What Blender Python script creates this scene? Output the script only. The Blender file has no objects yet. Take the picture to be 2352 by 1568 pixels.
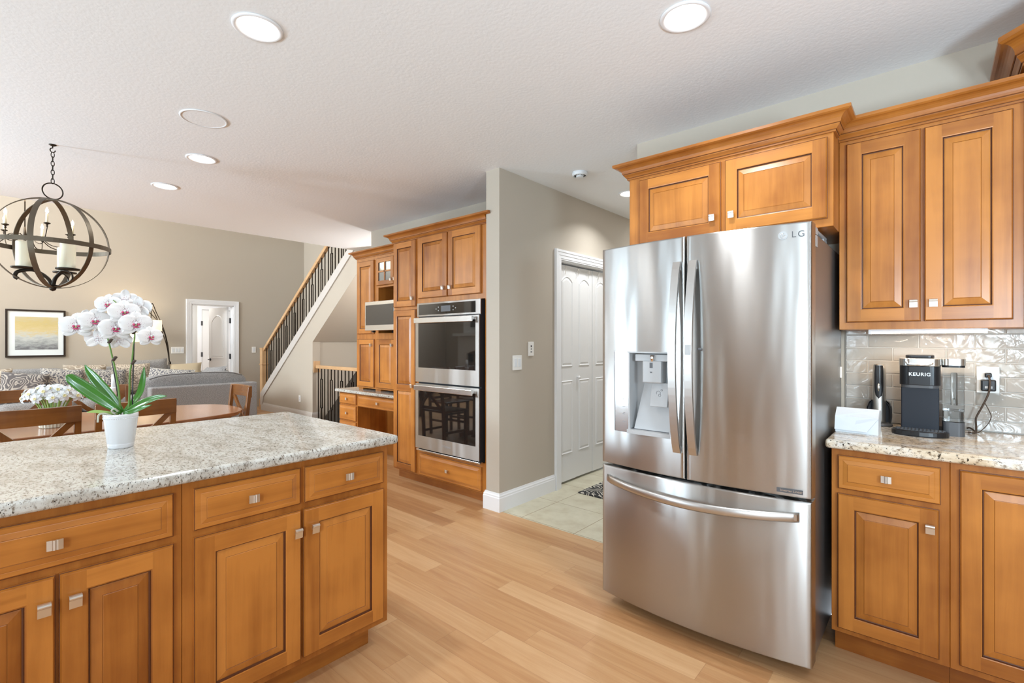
import bpy, bmesh, math, random
from mathutils import Vector, Matrix
random.seed(7)
R = math.radians
PI = math.pi
S = bpy.context.scene
COL = S.collection

# ------------------------------------------------------------------ camera
cam_d = bpy.data.cameras.new('camera')
cam = bpy.data.objects.new('camera', cam_d)
COL.objects.link(cam)
cam.location = (0, 0, 1.32)
cam.rotation_euler = (R(90), 0, R(41.12))
cam_d.sensor_fit = 'HORIZONTAL'
cam_d.sensor_width = 36
cam_d.lens = 36 * 1114.4 / 2352
cam_d.shift_y = -1.0 / 2352
cam_d.clip_start = 0.05
S.camera = cam

# ------------------------------------------------------------------ world, exposure
S.view_settings.view_transform = 'Standard'
S.view_settings.look = 'None'
S.view_settings.exposure = 0.10
S.view_settings.gamma = 1
S.view_settings.use_curve_mapping = False
W = bpy.data.worlds.new('sky')
S.world = W
W.use_nodes = True
bg = W.node_tree.nodes['Background']
bg.inputs[0].default_value = (0.80, 0.90, 1.0, 1)
bg.inputs[1].default_value = 1.6

CEIL = 2.66        # kitchen ceiling
LCEIL = 5.2        # tall living room ceiling
YS = -3.5          # south wall
XE = 2.7           # east wall
XW = -10.3         # west (picture) wall


def area(name, loc, rot, sx, sy, power, color=(1, 1, 1), shape='RECTANGLE', spread=180):
    l = bpy.data.lights.new(name, 'AREA')
    l.shape = shape
    l.size = sx
    if shape == 'RECTANGLE':
        l.size_y = sy
    l.energy = power
    l.color = color
    l.spread = R(spread)
    o = bpy.data.objects.new(name, l)
    COL.objects.link(o)
    o.location = loc
    o.rotation_euler = rot
    return o


DAY = (0.84, 0.93, 1.0)
LED = (0.93, 0.97, 1.0)
# daylight standing in the window openings (windows listed again in WINS below)
area('daylight_patio', (-2.9, YS - .02, 1.15), (R(90), 0, 0), .95, 2.0, 14, DAY)
area('daylight_sink', (1.3, YS - .02, 1.45), (R(108), 0, 0), 2.1, 1.2, 50, DAY)
area('daylight_east', (XE + .02, -1.4, 1.45), (R(90), 0, R(90)), 1.6, 1.3, 14, DAY)
area('daylight_living', (-7.0, YS - .02, 1.4), (R(90), 0, 0), .72, 1.9, 30, DAY)
area('living_high_fill', (-8.2, YS - .02, 3.7), (R(90), 0, 0), 3.2, 1.7, 420, DAY)  # unseen high window light, added as extra fill



def spot(name, loc, aim, power, color=(.66, .85, 1.0), size=118, soft=.2):
    """unseen fill spot, added to brighten the ceiling"""
    l = bpy.data.lights.new(name, 'SPOT')
    l.energy = power
    l.color = color
    l.spot_size = R(size)
    l.spot_blend = 1.0
    l.shadow_soft_size = soft
    o = bpy.data.objects.new(name, l)
    COL.objects.link(o)
    o.location = loc
    o.rotation_euler = (Vector(aim) - Vector(loc)).to_track_quat('-Z', 'Y').to_euler()
    return o


spot('ceiling_fill', (1.25, .5, 1.4), (.2, 2.5, CEIL), 190, size=140)  # added ceiling fill, no such fixtures stand in the room
spot('ceiling_fill', (.6, -1.6, 1.5), (-1.0, 1.2, CEIL), 230)
spot('ceiling_fill', (-3.0, -2.5, 1.4), (-3.0, 1.6, CEIL), 210)
spot('ceiling_fill', (-5.6, -2.3, 1.4), (-4.7, 2.6, CEIL), 430)
l_ = bpy.data.lights.new('stairwell_fill', 'POINT')  # unseen point light added to brighten the stair soffit
l_.energy = 60
l_.shadow_soft_size = .12
l_.color = (.95, .97, 1)
o_ = bpy.data.objects.new('stairwell_fill', l_)
COL.objects.link(o_)
o_.location = (-5.55, 4.45, 1.75)
# ------------------------------------------------------------------ materials
MATS = {}


def nt(name):
    m = bpy.data.materials.new(name)
    m.use_nodes = True
    t = m.node_tree
    return m, t, t.nodes['Principled BSDF']


def N(t, kind, **kw):
    n = t.nodes.new(kind)
    for k, v in kw.items():
        if k.startswith('i_'):
            key = k[2:]
            key = int(key) if key.isdigit() else key
            n.inputs[key].default_value = v
        else:
            setattr(n, k, v)
    return n


def L(t, a, b):
    t.links.new(a, b)


def simple(name, col, rough=.5, metal=0, spec=.5, emit=None, es=0, trans=0, ior=1.45, coat=0, bump=0, bscale=200, sheen=0, sss=0):
    if name in MATS:
        return MATS[name]
    m, t, b = nt(name)
    b.inputs['Base Color'].default_value = (*col, 1)
    b.inputs['Roughness'].default_value = rough
    b.inputs['Metallic'].default_value = metal
    b.inputs['Specular IOR Level'].default_value = spec
    b.inputs['IOR'].default_value = ior
    b.inputs['Transmission Weight'].default_value = trans
    b.inputs['Coat Weight'].default_value = coat
    if sheen:
        b.inputs['Sheen Weight'].default_value = sheen
    if sss:
        b.inputs['Subsurface Weight'].default_value = sss
        b.inputs['Subsurface Radius'].default_value = (.02, .015, .01)
    if emit:
        b.inputs['Emission Color'].default_value = (*emit, 1)
        b.inputs['Emission Strength'].default_value = es
    if bump:
        n = N(t, 'ShaderNodeTexNoise', i_Scale=bscale, i_Detail=4.0)
        g = N(t, 'ShaderNodeNewGeometry')
        L(t, g.outputs['Position'], n.inputs['Vector'])
        bp = N(t, 'ShaderNodeBump', i_Strength=bump, i_Distance=.002)
        L(t, n.outputs['Fac'], bp.inputs['Height'])
        L(t, bp.outputs[0], b.inputs['Normal'])
    MATS[name] = m
    return m


def ramp(t, stops):
    r = N(t, 'ShaderNodeValToRGB')
    e = r.color_ramp.elements
    e[0].position, e[0].color = stops[0][0], (*stops[0][1], 1)
    e[1].position, e[1].color = stops[-1][0], (*stops[-1][1], 1)
    for p, c in stops[1:-1]:
        x = e.new(p)
        x.color = (*c, 1)
    return r


def wood(name, light, dark, rough=.32, tonevar=.25, gscale=1.0, coat=.15):
    """maple style wood; face attribute gd = 0 vertical grain / 1 horizontal grain, tone = piece tone"""
    m, t, b = nt(name)
    g = N(t, 'ShaderNodeNewGeometry')
    gd = N(t, 'ShaderNodeAttribute', attribute_name='gd')
    tn = N(t, 'ShaderNodeAttribute', attribute_name='tone')
    sc = N(t, 'ShaderNodeMix', data_type='VECTOR')
    sc.inputs[4].default_value = (22 * gscale, 22 * gscale, 1.3 * gscale)
    sc.inputs[5].default_value = (1.3 * gscale, 1.3 * gscale, 22 * gscale)
    L(t, gd.outputs['Fac'], sc.inputs[0])
    mul = N(t, 'ShaderNodeVectorMath', operation='MULTIPLY')
    L(t, g.outputs['Position'], mul.inputs[0])
    L(t, sc.outputs[1], mul.inputs[1])
    n = N(t, 'ShaderNodeTexNoise', i_Scale=1.0, i_Detail=6.0, i_Roughness=.6, i_Distortion=.4)
    L(t, mul.outputs[0], n.inputs['Vector'])
    n2 = N(t, 'ShaderNodeTexNoise', i_Scale=5.0, i_Detail=3.0)
    L(t, g.outputs['Position'], n2.inputs['Vector'])
    a = N(t, 'ShaderNodeMath', operation='MULTIPLY_ADD')
    a.inputs[1].default_value = .55
    L(t, n.outputs['Fac'], a.inputs[0])
    a2 = N(t, 'ShaderNodeMath', operation='MULTIPLY')
    a2.inputs[1].default_value = .45
    L(t, n2.outputs['Fac'], a2.inputs[0])
    L(t, a2.outputs[0], a.inputs[2])
    a3 = N(t, 'ShaderNodeMath', operation='MULTIPLY_ADD')
    a3.inputs[1].default_value = tonevar
    L(t, tn.outputs['Fac'], a3.inputs[0])
    L(t, a.outputs[0], a3.inputs[2])
    r = ramp(t, [(.34, light), (.70, dark)])
    L(t, a3.outputs[0], r.inputs[0])
    L(t, r.outputs[0], b.inputs['Base Color'])
    b.inputs['Roughness'].default_value = rough
    b.inputs['Coat Weight'].default_value = coat
    b.inputs['Coat Roughness'].default_value = .2
    MATS[name] = m
    return m


M = {}
M['maple'] = wood('maple_cabinet_wood', (.53, .200, .036), (.27, .080, .010), coat=.06)
M['glaze2'] = simple('thin_brown_glaze', (.22, .075, .012), .45)
M['glaze'] = simple('brown_glaze', (.10, .030, .010), .45)
M['chairwood'] = wood('chair_brown_wood', (.24, .092, .022), (.11, .038, .009), .25, coat=.4)
M['tablewood'] = wood('table_brown_wood', (.38, .17, .075), (.20, .075, .030), .22, gscale=1.4, coat=.4)
M['railwood'] = wood('pale_oak_rail', (.66, .42, .22), (.50, .29, .14), .4)
M['wall'] = simple('taupe_wall_paint', (.49, .43, .355), .85, bump=.15, bscale=260)
M['walllight'] = simple('hall_wall_paint', (.55, .55, .54), .8)
M['ceil'] = simple('ceiling_paint', (.85, .855, .86), .9, bump=.55, bscale=55)
M['trim'] = simple('white_trim_paint', (.83, .83, .84), .35)
M['trim2'] = simple('stair_skirt_paint', (.58, .54, .50), .4)
M['doorwhite'] = simple('white_door_paint', (.78, .77, .76), .38)
M['nickel'] = simple('satin_nickel', (.74, .71, .66), .34, .95)
M['chrome'] = simple('chrome', (.85, .85, .85), .08, 1)
M['iron'] = simple('dark_bronze_iron', (.035, .026, .018), .42, .6)
M['band'] = simple('grey_bronze_band', (.13, .105, .075), .42, .75)
M['black'] = simple('black_plastic', (.012, .012, .014), .3)
M['blackmatte'] = simple('black_matte', (.010, .010, .012), .7)
M['navy'] = simple('dark_blue_black_plastic', (.005, .008, .016), .5)
M['glassblack'] = simple('oven_black_glass', (.012, .011, .010), .03, 0, .9, coat=.6)
M['greyplastic'] = simple('grey_plastic', (.42, .42, .42), .4)
M['greydark'] = simple('dark_grey_plastic', (.09, .09, .095), .4)
M['ceramic'] = simple('white_ceramic', (.74, .74, .75), .15, coat=.4)
M['plate'] = simple('white_plastic_plate', (.86, .84, .80), .35)
M['white'] = simple('white_plastic', (.76, .78, .80), .4)
M['wax'] = simple('cream_candle_wax', (.85, .80, .62), .5, sss=.3)
M['leaf'] = simple('orchid_leaf_green', (.040, .165, .014), .28, coat=.3)
M['leaf2'] = simple('pale_stem_green', (.30, .44, .11), .45)
M['stem'] = simple('orchid_stem_green', (.12, .22, .04), .5)
M['bark'] = simple('brown_clip', (.07, .045, .03), .6)
M['root'] = simple('pale_root', (.50, .50, .40), .7)
M['soil'] = simple('moss_bark', (.16, .12, .08), .9, bump=.8, bscale=80)
M['flowerwhite'] = simple('paperwhite_petal', (.76, .79, .80), .5, sss=.2)
M['cream'] = simple('flower_cup_cream', (.85, .78, .45), .5)
M['pinklip'] = simple('orchid_lip_magenta', (.55, .06, .16), .4)
M['yellow'] = simple('orchid_throat_yellow', (.55, .42, .12), .5)
M['emit'] = simple('lamp_diffuser', (1, 1, 1), .5, emit=(1, .97, .92), es=9)
M['strip'] = simple('led_strip', (1, 1, 1), .5, emit=(1, .88, .70), es=9)
M['flame'] = simple('candle_bulb', (1, .9, .7), .3, emit=(1, .80, .50), es=22)
M['shade'] = simple('lit_lamp_shade', (.85, .80, .68), .8, emit=(1, .84, .56), es=.85)
M['sofapipe'] = simple('sofa_piping', (.07, .065, .065), .8)
M['tanpillow'] = simple('tan_fabric', (.42, .34, .23), .9, bump=.5, bscale=300)
M['mat_board'] = simple('picture_mat_board', (.80, .84, .84), .6)
M['frame'] = simple('dark_picture_frame', (.030, .020, .014), .35)
M['firebox'] = simple('firebox_black', (.01, .01, .01), .6)
M['mantel'] = simple('fireplace_white', (.72, .71, .69), .5)
M['dark_slab'] = simple('dark_stairwell_brown', (.060, .045, .032), .8)
M['pipeglass'] = simple('clear_tank_plastic', (.93, .95, .96), .03, trans=1.0, ior=1.15)
M['water'] = simple('tank_water', (.90, .93, .95), .02, trans=1.0, ior=1.33)
M['glass'] = simple('window_glass', (1, 1, 1), .0, trans=1.0, ior=1.02)
M['leadglass'] = simple('cabinet_door_glass', (.28, .27, .24), .08, coat=.5)
M['lawn'] = simple('garden_lawn', (.12, .26, .05), .9)
M['hedge'] = simple('garden_hedge', (.10, .25, .04), .9, bump=1, bscale=8)
M['niche'] = M['maple']


def m_steel(name, base=.62, rough=.26, wav=.35, aniso=.96, tan=(0, 0, 1)):
    m, t, b = nt(name)
    b.inputs['Base Color'].default_value = (base, base * .985, base * .955, 1)
    b.inputs['Metallic'].default_value = 1
    b.inputs['Roughness'].default_value = rough
    b.inputs['Anisotropic'].default_value = aniso
    b.inputs['Anisotropic Rotation'].default_value = 0.0
    g = N(t, 'ShaderNodeNewGeometry')
    mp = N(t, 'ShaderNodeVectorMath', operation='MULTIPLY')
    mp.inputs[1].default_value = (7, 7, 1.1)
    L(t, g.outputs['Position'], mp.inputs[0])
    n = N(t, 'ShaderNodeTexNoise', i_Scale=1.0, i_Detail=1.5)
    L(t, mp.outputs[0], n.inputs['Vector'])
    mp2 = N(t, 'ShaderNodeVectorMath', operation='MULTIPLY')
    mp2.inputs[1].default_value = (6, 6, 900)
    L(t, g.outputs['Position'], mp2.inputs[0])
    n2 = N(t, 'ShaderNodeTexNoise', i_Scale=1.0, i_Detail=2.0)
    L(t, mp2.outputs[0], n2.inputs['Vector'])
    b1 = N(t, 'ShaderNodeBump', i_Strength=wav, i_Distance=.02)
    L(t, n.outputs['Fac'], b1.inputs['Height'])
    b2 = N(t, 'ShaderNodeBump', i_Strength=.10, i_Distance=.0006)
    L(t, n2.outputs['Fac'], b2.inputs['Height'])
    L(t, b1.outputs[0], b2.inputs['Normal'])
    L(t, b2.outputs[0], b.inputs['Normal'])
    c = N(t, 'ShaderNodeCombineXYZ')
    c.inputs[0].default_value, c.inputs[1].default_value, c.inputs[2].default_value = tan
    L(t, c.outputs[0], b.inputs['Tangent'])
    MATS[name] = m
    return m


M['steel'] = m_steel('brushed_stainless', .48, .33, .30)
M['steelbar'] = m_steel('brushed_handle_stainless', .56, .34, .05, .5)
M['steelh'] = m_steel('handle_stainless', .70, .22, .05, .3)
M['steelside'] = simple('grey_fridge_side', (.27, .265, .26), .33, .75)


def m_granite(name, warm=0.0):
    m, t, b = nt(name)
    g = N(t, 'ShaderNodeNewGeometry')
    mp = N(t, 'ShaderNodeMapping')
    mp.inputs['Rotation'].default_value = (0, 0, R(62 if not warm else 20))
    mp.inputs['Scale'].default_value = (1.0, 2.2, 1.5) if not warm else (1.0, 1.5, 1.3)
    L(t, g.outputs['Position'], mp.inputs['Vector'])
    big = N(t, 'ShaderNodeTexNoise', i_Scale=5.0, i_Detail=6.0, i_Roughness=.65, i_Distortion=.8)
    L(t, mp.outputs[0], big.inputs['Vector'])
    if warm:
        r1 = ramp(t, [(.30, (.50, .36, .22)), (.46, (.72, .60, .45)), (.58, (.78, .74, .68)), (.75, (.50, .44, .38))])
    else:
        r1 = ramp(t, [(.28, (.33, .30, .26)), (.43, (.49, .47, .42)), (.58, (.60, .60, .56)), (.78, (.40, .36, .31))])
    L(t, big.outputs['Fac'], r1.inputs[0])
    md = N(t, 'ShaderNodeTexNoise', i_Scale=56.0, i_Detail=5.0, i_Roughness=.7)
    L(t, mp.outputs[0], md.inputs['Vector'])
    r2 = ramp(t, [(.37, (.28, .21, .15)), (.48, (1, 1, 1)), (1.0, (1, 1, 1))])
    L(t, md.outputs['Fac'], r2.inputs[0])
    mx = N(t, 'ShaderNodeMix', data_type='RGBA', blend_type='MULTIPLY')
    mx.inputs[0].default_value = .85
    L(t, r1.outputs[0], mx.inputs[6])
    L(t, r2.outputs[0], mx.inputs[7])
    sp = N(t, 'ShaderNodeTexNoise', i_Scale=88.0, i_Detail=3.0, i_Roughness=.6)
    mp3 = N(t, 'ShaderNodeVectorMath', operation='ADD')
    mp3.inputs[1].default_value = (7, 3, 2)
    L(t, mp.outputs[0], mp3.inputs[0])
    L(t, mp3.outputs[0], sp.inputs['Vector'])
    r3 = ramp(t, [(.345, (.03, .025, .02)), (.385, (1, 1, 1)), (1.0, (1, 1, 1))])
    L(t, sp.outputs['Fac'], r3.inputs[0])
    mx2 = N(t, 'ShaderNodeMix', data_type='RGBA', blend_type='MULTIPLY')
    mx2.inputs[0].default_value = .95
    L(t, mx.outputs[2], mx2.inputs[6])
    L(t, r3.outputs[0], mx2.inputs[7])
    L(t, mx2.outputs[2], b.inputs['Base Color'])
    b.inputs['Roughness'].default_value = .13
    b.inputs['Coat Weight'].default_value = .2
    MATS[name] = m
    return m


M['granite'] = m_granite('island_granite')
M['granite2'] = m_granite('warm_granite', 1)


def m_planks():
    m, t, b = nt('oak_plank_floor')
    g = N(t, 'ShaderNodeNewGeometry')
    s = N(t, 'ShaderNodeSeparateXYZ')
    L(t, g.outputs['Position'], s.inputs[0])

    def mth(op, a, bb=None, c=None):
        n = N(t, 'ShaderNodeMath', operation=op)
        for i, v in enumerate((a, bb, c)):
            if v is None:
                continue
            if isinstance(v, (int, float)):
                n.inputs[i].default_value = v
            else:
                L(t, v, n.inputs[i])
        return n.outputs[0]
    yy = mth('DIVIDE', mth('SUBTRACT', s.outputs[1], 2.02 - 12.8), .128)
    row = mth('FLOOR', yy)
    fy = mth('FRACT', yy)
    w1 = N(t, 'ShaderNodeTexWhiteNoise', noise_dimensions='1D')
    L(t, row, w1.inputs['W'])
    off = mth('MULTIPLY', w1.outputs['Value'], 7.3)
    xx = mth('DIVIDE', mth('ADD', mth('ADD', s.outputs[0], 40), off), 1.05)
    colm = mth('FLOOR', xx)
    fx = mth('FRACT', xx)
    idv = mth('MULTIPLY_ADD', row, 17.13, colm)
    w2 = N(t, 'ShaderNodeTexWhiteNoise', noise_dimensions='1D')
    L(t, idv, w2.inputs['W'])
    # grain, shifted per plank
    cb = N(t, 'ShaderNodeCombineXYZ')
    L(t, mth('MULTIPLY_ADD', w2.outputs['Value'], 31.0, mth('MULTIPLY', s.outputs[0], 1.6)), cb.inputs[0])
    L(t, mth('MULTIPLY', s.outputs[1], 26.0), cb.inputs[1])
    L(t, mth('MULTIPLY', w2.outputs['Value'], 9.0), cb.inputs[2])
    n = N(t, 'ShaderNodeTexNoise', i_Scale=1.0, i_Detail=6.0, i_Roughness=.62, i_Distortion=.9)
    L(t, cb.outputs[0], n.inputs['Vector'])
    v = mth('ADD', mth('MULTIPLY', n.outputs['Fac'], .62), mth('MULTIPLY', w2.outputs['Value'], .38))
    r = ramp(t, [(.22, (.64, .395, .205)), (.48, (.53, .295, .135)), (.64, (.45, .225, .095)), (.85, (.33, .15, .058))])
    L(t, v, r.inputs[0])
    e1 = mth('LESS_THAN', fy, .014)
    e2 = mth('LESS_THAN', fx, .0022)
    ed = mth('MAXIMUM', e1, e2)
    mx = N(t, 'ShaderNodeMix', data_type='RGBA')
    L(t, mth('MULTIPLY', ed, .45), mx.inputs[0])
    L(t, r.outputs[0], mx.inputs[6])
    mx.inputs[7].default_value = (.30, .15, .07, 1)
    L(t, mx.outputs[2], b.inputs['Base Color'])
    b.inputs['Roughness'].default_value = .38
    b.inputs['Specular IOR Level'].default_value = .4
    return m


M['planks'] = m_planks()


def m_tile():
    m, t, b = nt('beige_floor_tile')
    g = N(t, 'ShaderNodeNewGeometry')
    s = N(t, 'ShaderNodeSeparateXYZ')
    L(t, g.outputs['Position'], s.inputs[0])

    def fr(out, o, p):
        a = N(t, 'ShaderNodeMath', operation='SUBTRACT')
        L(t, out, a.inputs[0])
        a.inputs[1].default_value = o
        d = N(t, 'ShaderNodeMath', operation='DIVIDE')
        L(t, a.outputs[0], d.inputs[0])
        d.inputs[1].default_value = p
        f = N(t, 'ShaderNodeMath', operation='FRACT')
        L(t, d.outputs[0], f.inputs[0])
        l = N(t, 'ShaderNodeMath', operation='LESS_THAN')
        L(t, f.outputs[0], l.inputs[0])
        l.inputs[1].default_value = .012
        return l.outputs[0]
    mxx = N(t, 'ShaderNodeMath', operation='MAXIMUM')
    L(t, fr(s.outputs[0], -1.868 - 9.4, .47), mxx.inputs[0])
    L(t, fr(s.outputs[1], 3.235 - 4.5, .45), mxx.inputs[1])
    n = N(t, 'ShaderNodeTexNoise', i_Scale=6.0, i_Detail=7.0, i_Roughness=.6)
    L(t, g.outputs['Position'], n.inputs['Vector'])
    r = ramp(t, [(.3, (.50, .44, .31)), (.5, (.60, .56, .42)), (.7, (.66, .62, .48))])
    L(t, n.outputs['Fac'], r.inputs[0])
    mx = N(t, 'ShaderNodeMix', data_type='RGBA')
    L(t, mxx.outputs[0], mx.inputs[0])
    L(t, r.outputs[0], mx.inputs[6])
    mx.inputs[7].default_value = (.30, .22, .12, 1)
    L(t, mx.outputs[2], b.inputs['Base Color'])
    b.inputs['Roughness'].default_value = .35
    return m


M['tile'] = m_tile()


def m_noise(name, stops, scale=200, detail=4, rough=.85, stretch=(1, 1, 1), bump=.4, coords='Object', dist=0):
    m, t, b = nt(name)
    tc = N(t, 'ShaderNodeTexCoord')
    mp = N(t, 'ShaderNodeVectorMath', operation='MULTIPLY')
    mp.inputs[1].default_value = stretch
    L(t, tc.outputs[coords], mp.inputs[0])
    n = N(t, 'ShaderNodeTexNoise', i_Scale=scale, i_Detail=detail, i_Distortion=dist)
    L(t, mp.outputs[0], n.inputs['Vector'])
    r = ramp(t, stops)
    L(t, n.outputs['Fac'], r.inputs[0])
    L(t, r.outputs[0], b.inputs['Base Color'])
    b.inputs['Roughness'].default_value = rough
    if bump:
        bp = N(t, 'ShaderNodeBump', i_Strength=bump, i_Distance=.003)
        L(t, n.outputs['Fac'], bp.inputs['Height'])
        L(t, bp.outputs[0], b.inputs['Normal'])
    MATS[name] = m
    return m


M['sofa'] = m_noise('grey_tweed', [(.35, (.15, .145, .145)), (.65, (.36, .35, .345))], 150, 3, .95)
M['speckle'] = m_noise('speckled_fabric', [(.44, (.10, .10, .12)), (.54, (.50, .47, .42))], 60, 2, .9)
M['speckle2'] = m_noise('tan_speckled_fabric', [(.42, (.20, .16, .13)), (.54, (.56, .48, .38))], 60, 2, .9)
M['stone'] = m_noise('brown_fireplace_stone', [(.3, (.10, .07, .05)), (.7, (.38, .30, .24))], 12, 6, .3, bump=0)


def m_paisley(name, c1, c2, c3):
    m, t, b = nt(name)
    tc = N(t, 'ShaderNodeTexCoord')
    v = N(t, 'ShaderNodeTexVoronoi', i_Scale=7.0)
    v.feature = 'F1'
    n = N(t, 'ShaderNodeTexNoise', i_Scale=5.0, i_Detail=2.0)
    L(t, tc.outputs['Object'], n.inputs['Vector'])
    ad = N(t, 'ShaderNodeMix', data_type='VECTOR')
    ad.inputs[0].default_value = .25
    L(t, tc.outputs['Object'], ad.inputs[4])
    L(t, n.outputs['Color'], ad.inputs[5])
    L(t, ad.outputs[1], v.inputs['Vector'])
    mu = N(t, 'ShaderNodeMath', operation='MULTIPLY')
    mu.inputs[1].default_value = 34
    L(t, v.outputs['Distance'], mu.inputs[0])
    si = N(t, 'ShaderNodeMath', operation='SINE')
    L(t, mu.outputs[0], si.inputs[0])
    r = ramp(t, [(.0, c1), (.45, c2), (.9, c3)])
    L(t, si.outputs[0], r.inputs[0])
    L(t, r.outputs[0], b.inputs['Base Color'])
    b.inputs['Roughness'].default_value = .9
    MATS[name] = m
    return m


M['paisley'] = m_paisley('grey_paisley_fabric', (.11, .10, .10), (.26, .24, .23), (.42, .38, .33))
M['paisley2'] = m_paisley('tan_paisley_fabric', (.30, .24, .18), (.44, .38, .30), (.58, .52, .43))
M['rug'] = m_paisley('black_and_cream_mat_pattern', (.02, .02, .02), (.05, .05, .05), (.62, .58, .50))


def m_petal():
    m, t, b = nt('spotted_orchid_petal')
    tc = N(t, 'ShaderNodeTexCoord')
    v = N(t, 'ShaderNodeTexVoronoi', i_Scale=260.0)
    L(t, tc.outputs['Object'], v.inputs['Vector'])
    le = N(t, 'ShaderNodeVectorMath', operation='LENGTH')
    L(t, tc.outputs['Object'], le.inputs[0])
    # spots get rarer away from the flower's throat
    mr = N(t, 'ShaderNodeMapRange')
    mr.inputs[1].default_value = .006
    mr.inputs[2].default_value = .036
    mr.inputs[3].default_value = .40
    mr.inputs[4].default_value = .05
    L(t, le.outputs['Value'], mr.inputs[0])
    lt = N(t, 'ShaderNodeMath', operation='LESS_THAN')
    L(t, v.outputs['Distance'], lt.inputs[0])
    L(t, mr.outputs[0], lt.inputs[1])
    mx = N(t, 'ShaderNodeMix', data_type='RGBA')
    L(t, lt.outputs[0], mx.inputs[0])
    mx.inputs[6].default_value = (.78, .76, .75, 1)
    mx.inputs[7].default_value = (.30, .07, .14, 1)
    L(t, mx.outputs[2], b.inputs['Base Color'])
    b.inputs['Roughness'].default_value = .5
    b.inputs['Subsurface Weight'].default_value = .15
    b.inputs['Subsurface Radius'].default_value = (.01, .008, .006)
    return m


M['petal'] = m_petal()


def m_art():
    m, t, b = nt('abstract_print')
    tc = N(t, 'ShaderNodeTexCoord')
    s = N(t, 'ShaderNodeSeparateXYZ')
    L(t, tc.outputs['Object'], s.inputs[0])
    n = N(t, 'ShaderNodeTexNoise', i_Scale=9.0, i_Detail=9.0, i_Roughness=.75)
    mp = N(t, 'ShaderNodeVectorMath', operation='MULTIPLY')
    mp.inputs[1].default_value = (.7, .7, 2.0)
    L(t, tc.outputs['Object'], mp.inputs[0])
    L(t, mp.outputs[0], n.inputs['Vector'])
    a = N(t, 'ShaderNodeMath', operation='MULTIPLY_ADD')
    L(t, n.outputs['Fac'], a.inputs[0])
    a.inputs[1].default_value = .75
    k = N(t, 'ShaderNodeMath', operation='MULTIPLY')
    L(t, s.outputs[2], k.inputs[0])
    k.inputs[1].default_value = 1.5
    L(t, k.outputs[0], a.inputs[2])
    r = ramp(t, [(.0, (.18, .18, .19)), (.16, (.42, .44, .43)), (.30, (.58, .60, .57)), (.44, (.66, .54, .28)), (.62, (.62, .50, .22)), (.85, (.58, .52, .38))])
    L(t, a.outputs[0], r.inputs[0])
    L(t, r.outputs[0], b.inputs['Base Color'])
    b.inputs['Roughness'].default_value = .35
    return m


M['art'] = m_art()


def m_splash():
    m, t, b = nt('glossy_taupe_tile')
    g = N(t, 'ShaderNodeNewGeometry')
    n = N(t, 'ShaderNodeTexNoise', i_Scale=13.0, i_Detail=2.0, i_Distortion=1.2)
    L(t, g.outputs['Position'], n.inputs['Vector'])
    tn = N(t, 'ShaderNodeAttribute', attribute_name='tone')
    r = ramp(t, [(0, (.38, .35, .31)), (1, (.47, .43, .39))])
    L(t, tn.outputs['Fac'], r.inputs[0])
    L(t, r.outputs[0], b.inputs['Base Color'])
    b.inputs['Roughness'].default_value = .08
    bp = N(t, 'ShaderNodeBump', i_Strength=.28, i_Distance=.012)
    L(t, n.outputs['Fac'], bp.inputs['Height'])
    L(t, bp.outputs[0], b.inputs['Normal'])
    return m


M['splash'] = m_splash()
M['grout'] = simple('light_grout', (.52, .49, .45), .9)

# ------------------------------------------------------------------ mesh builder


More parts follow.
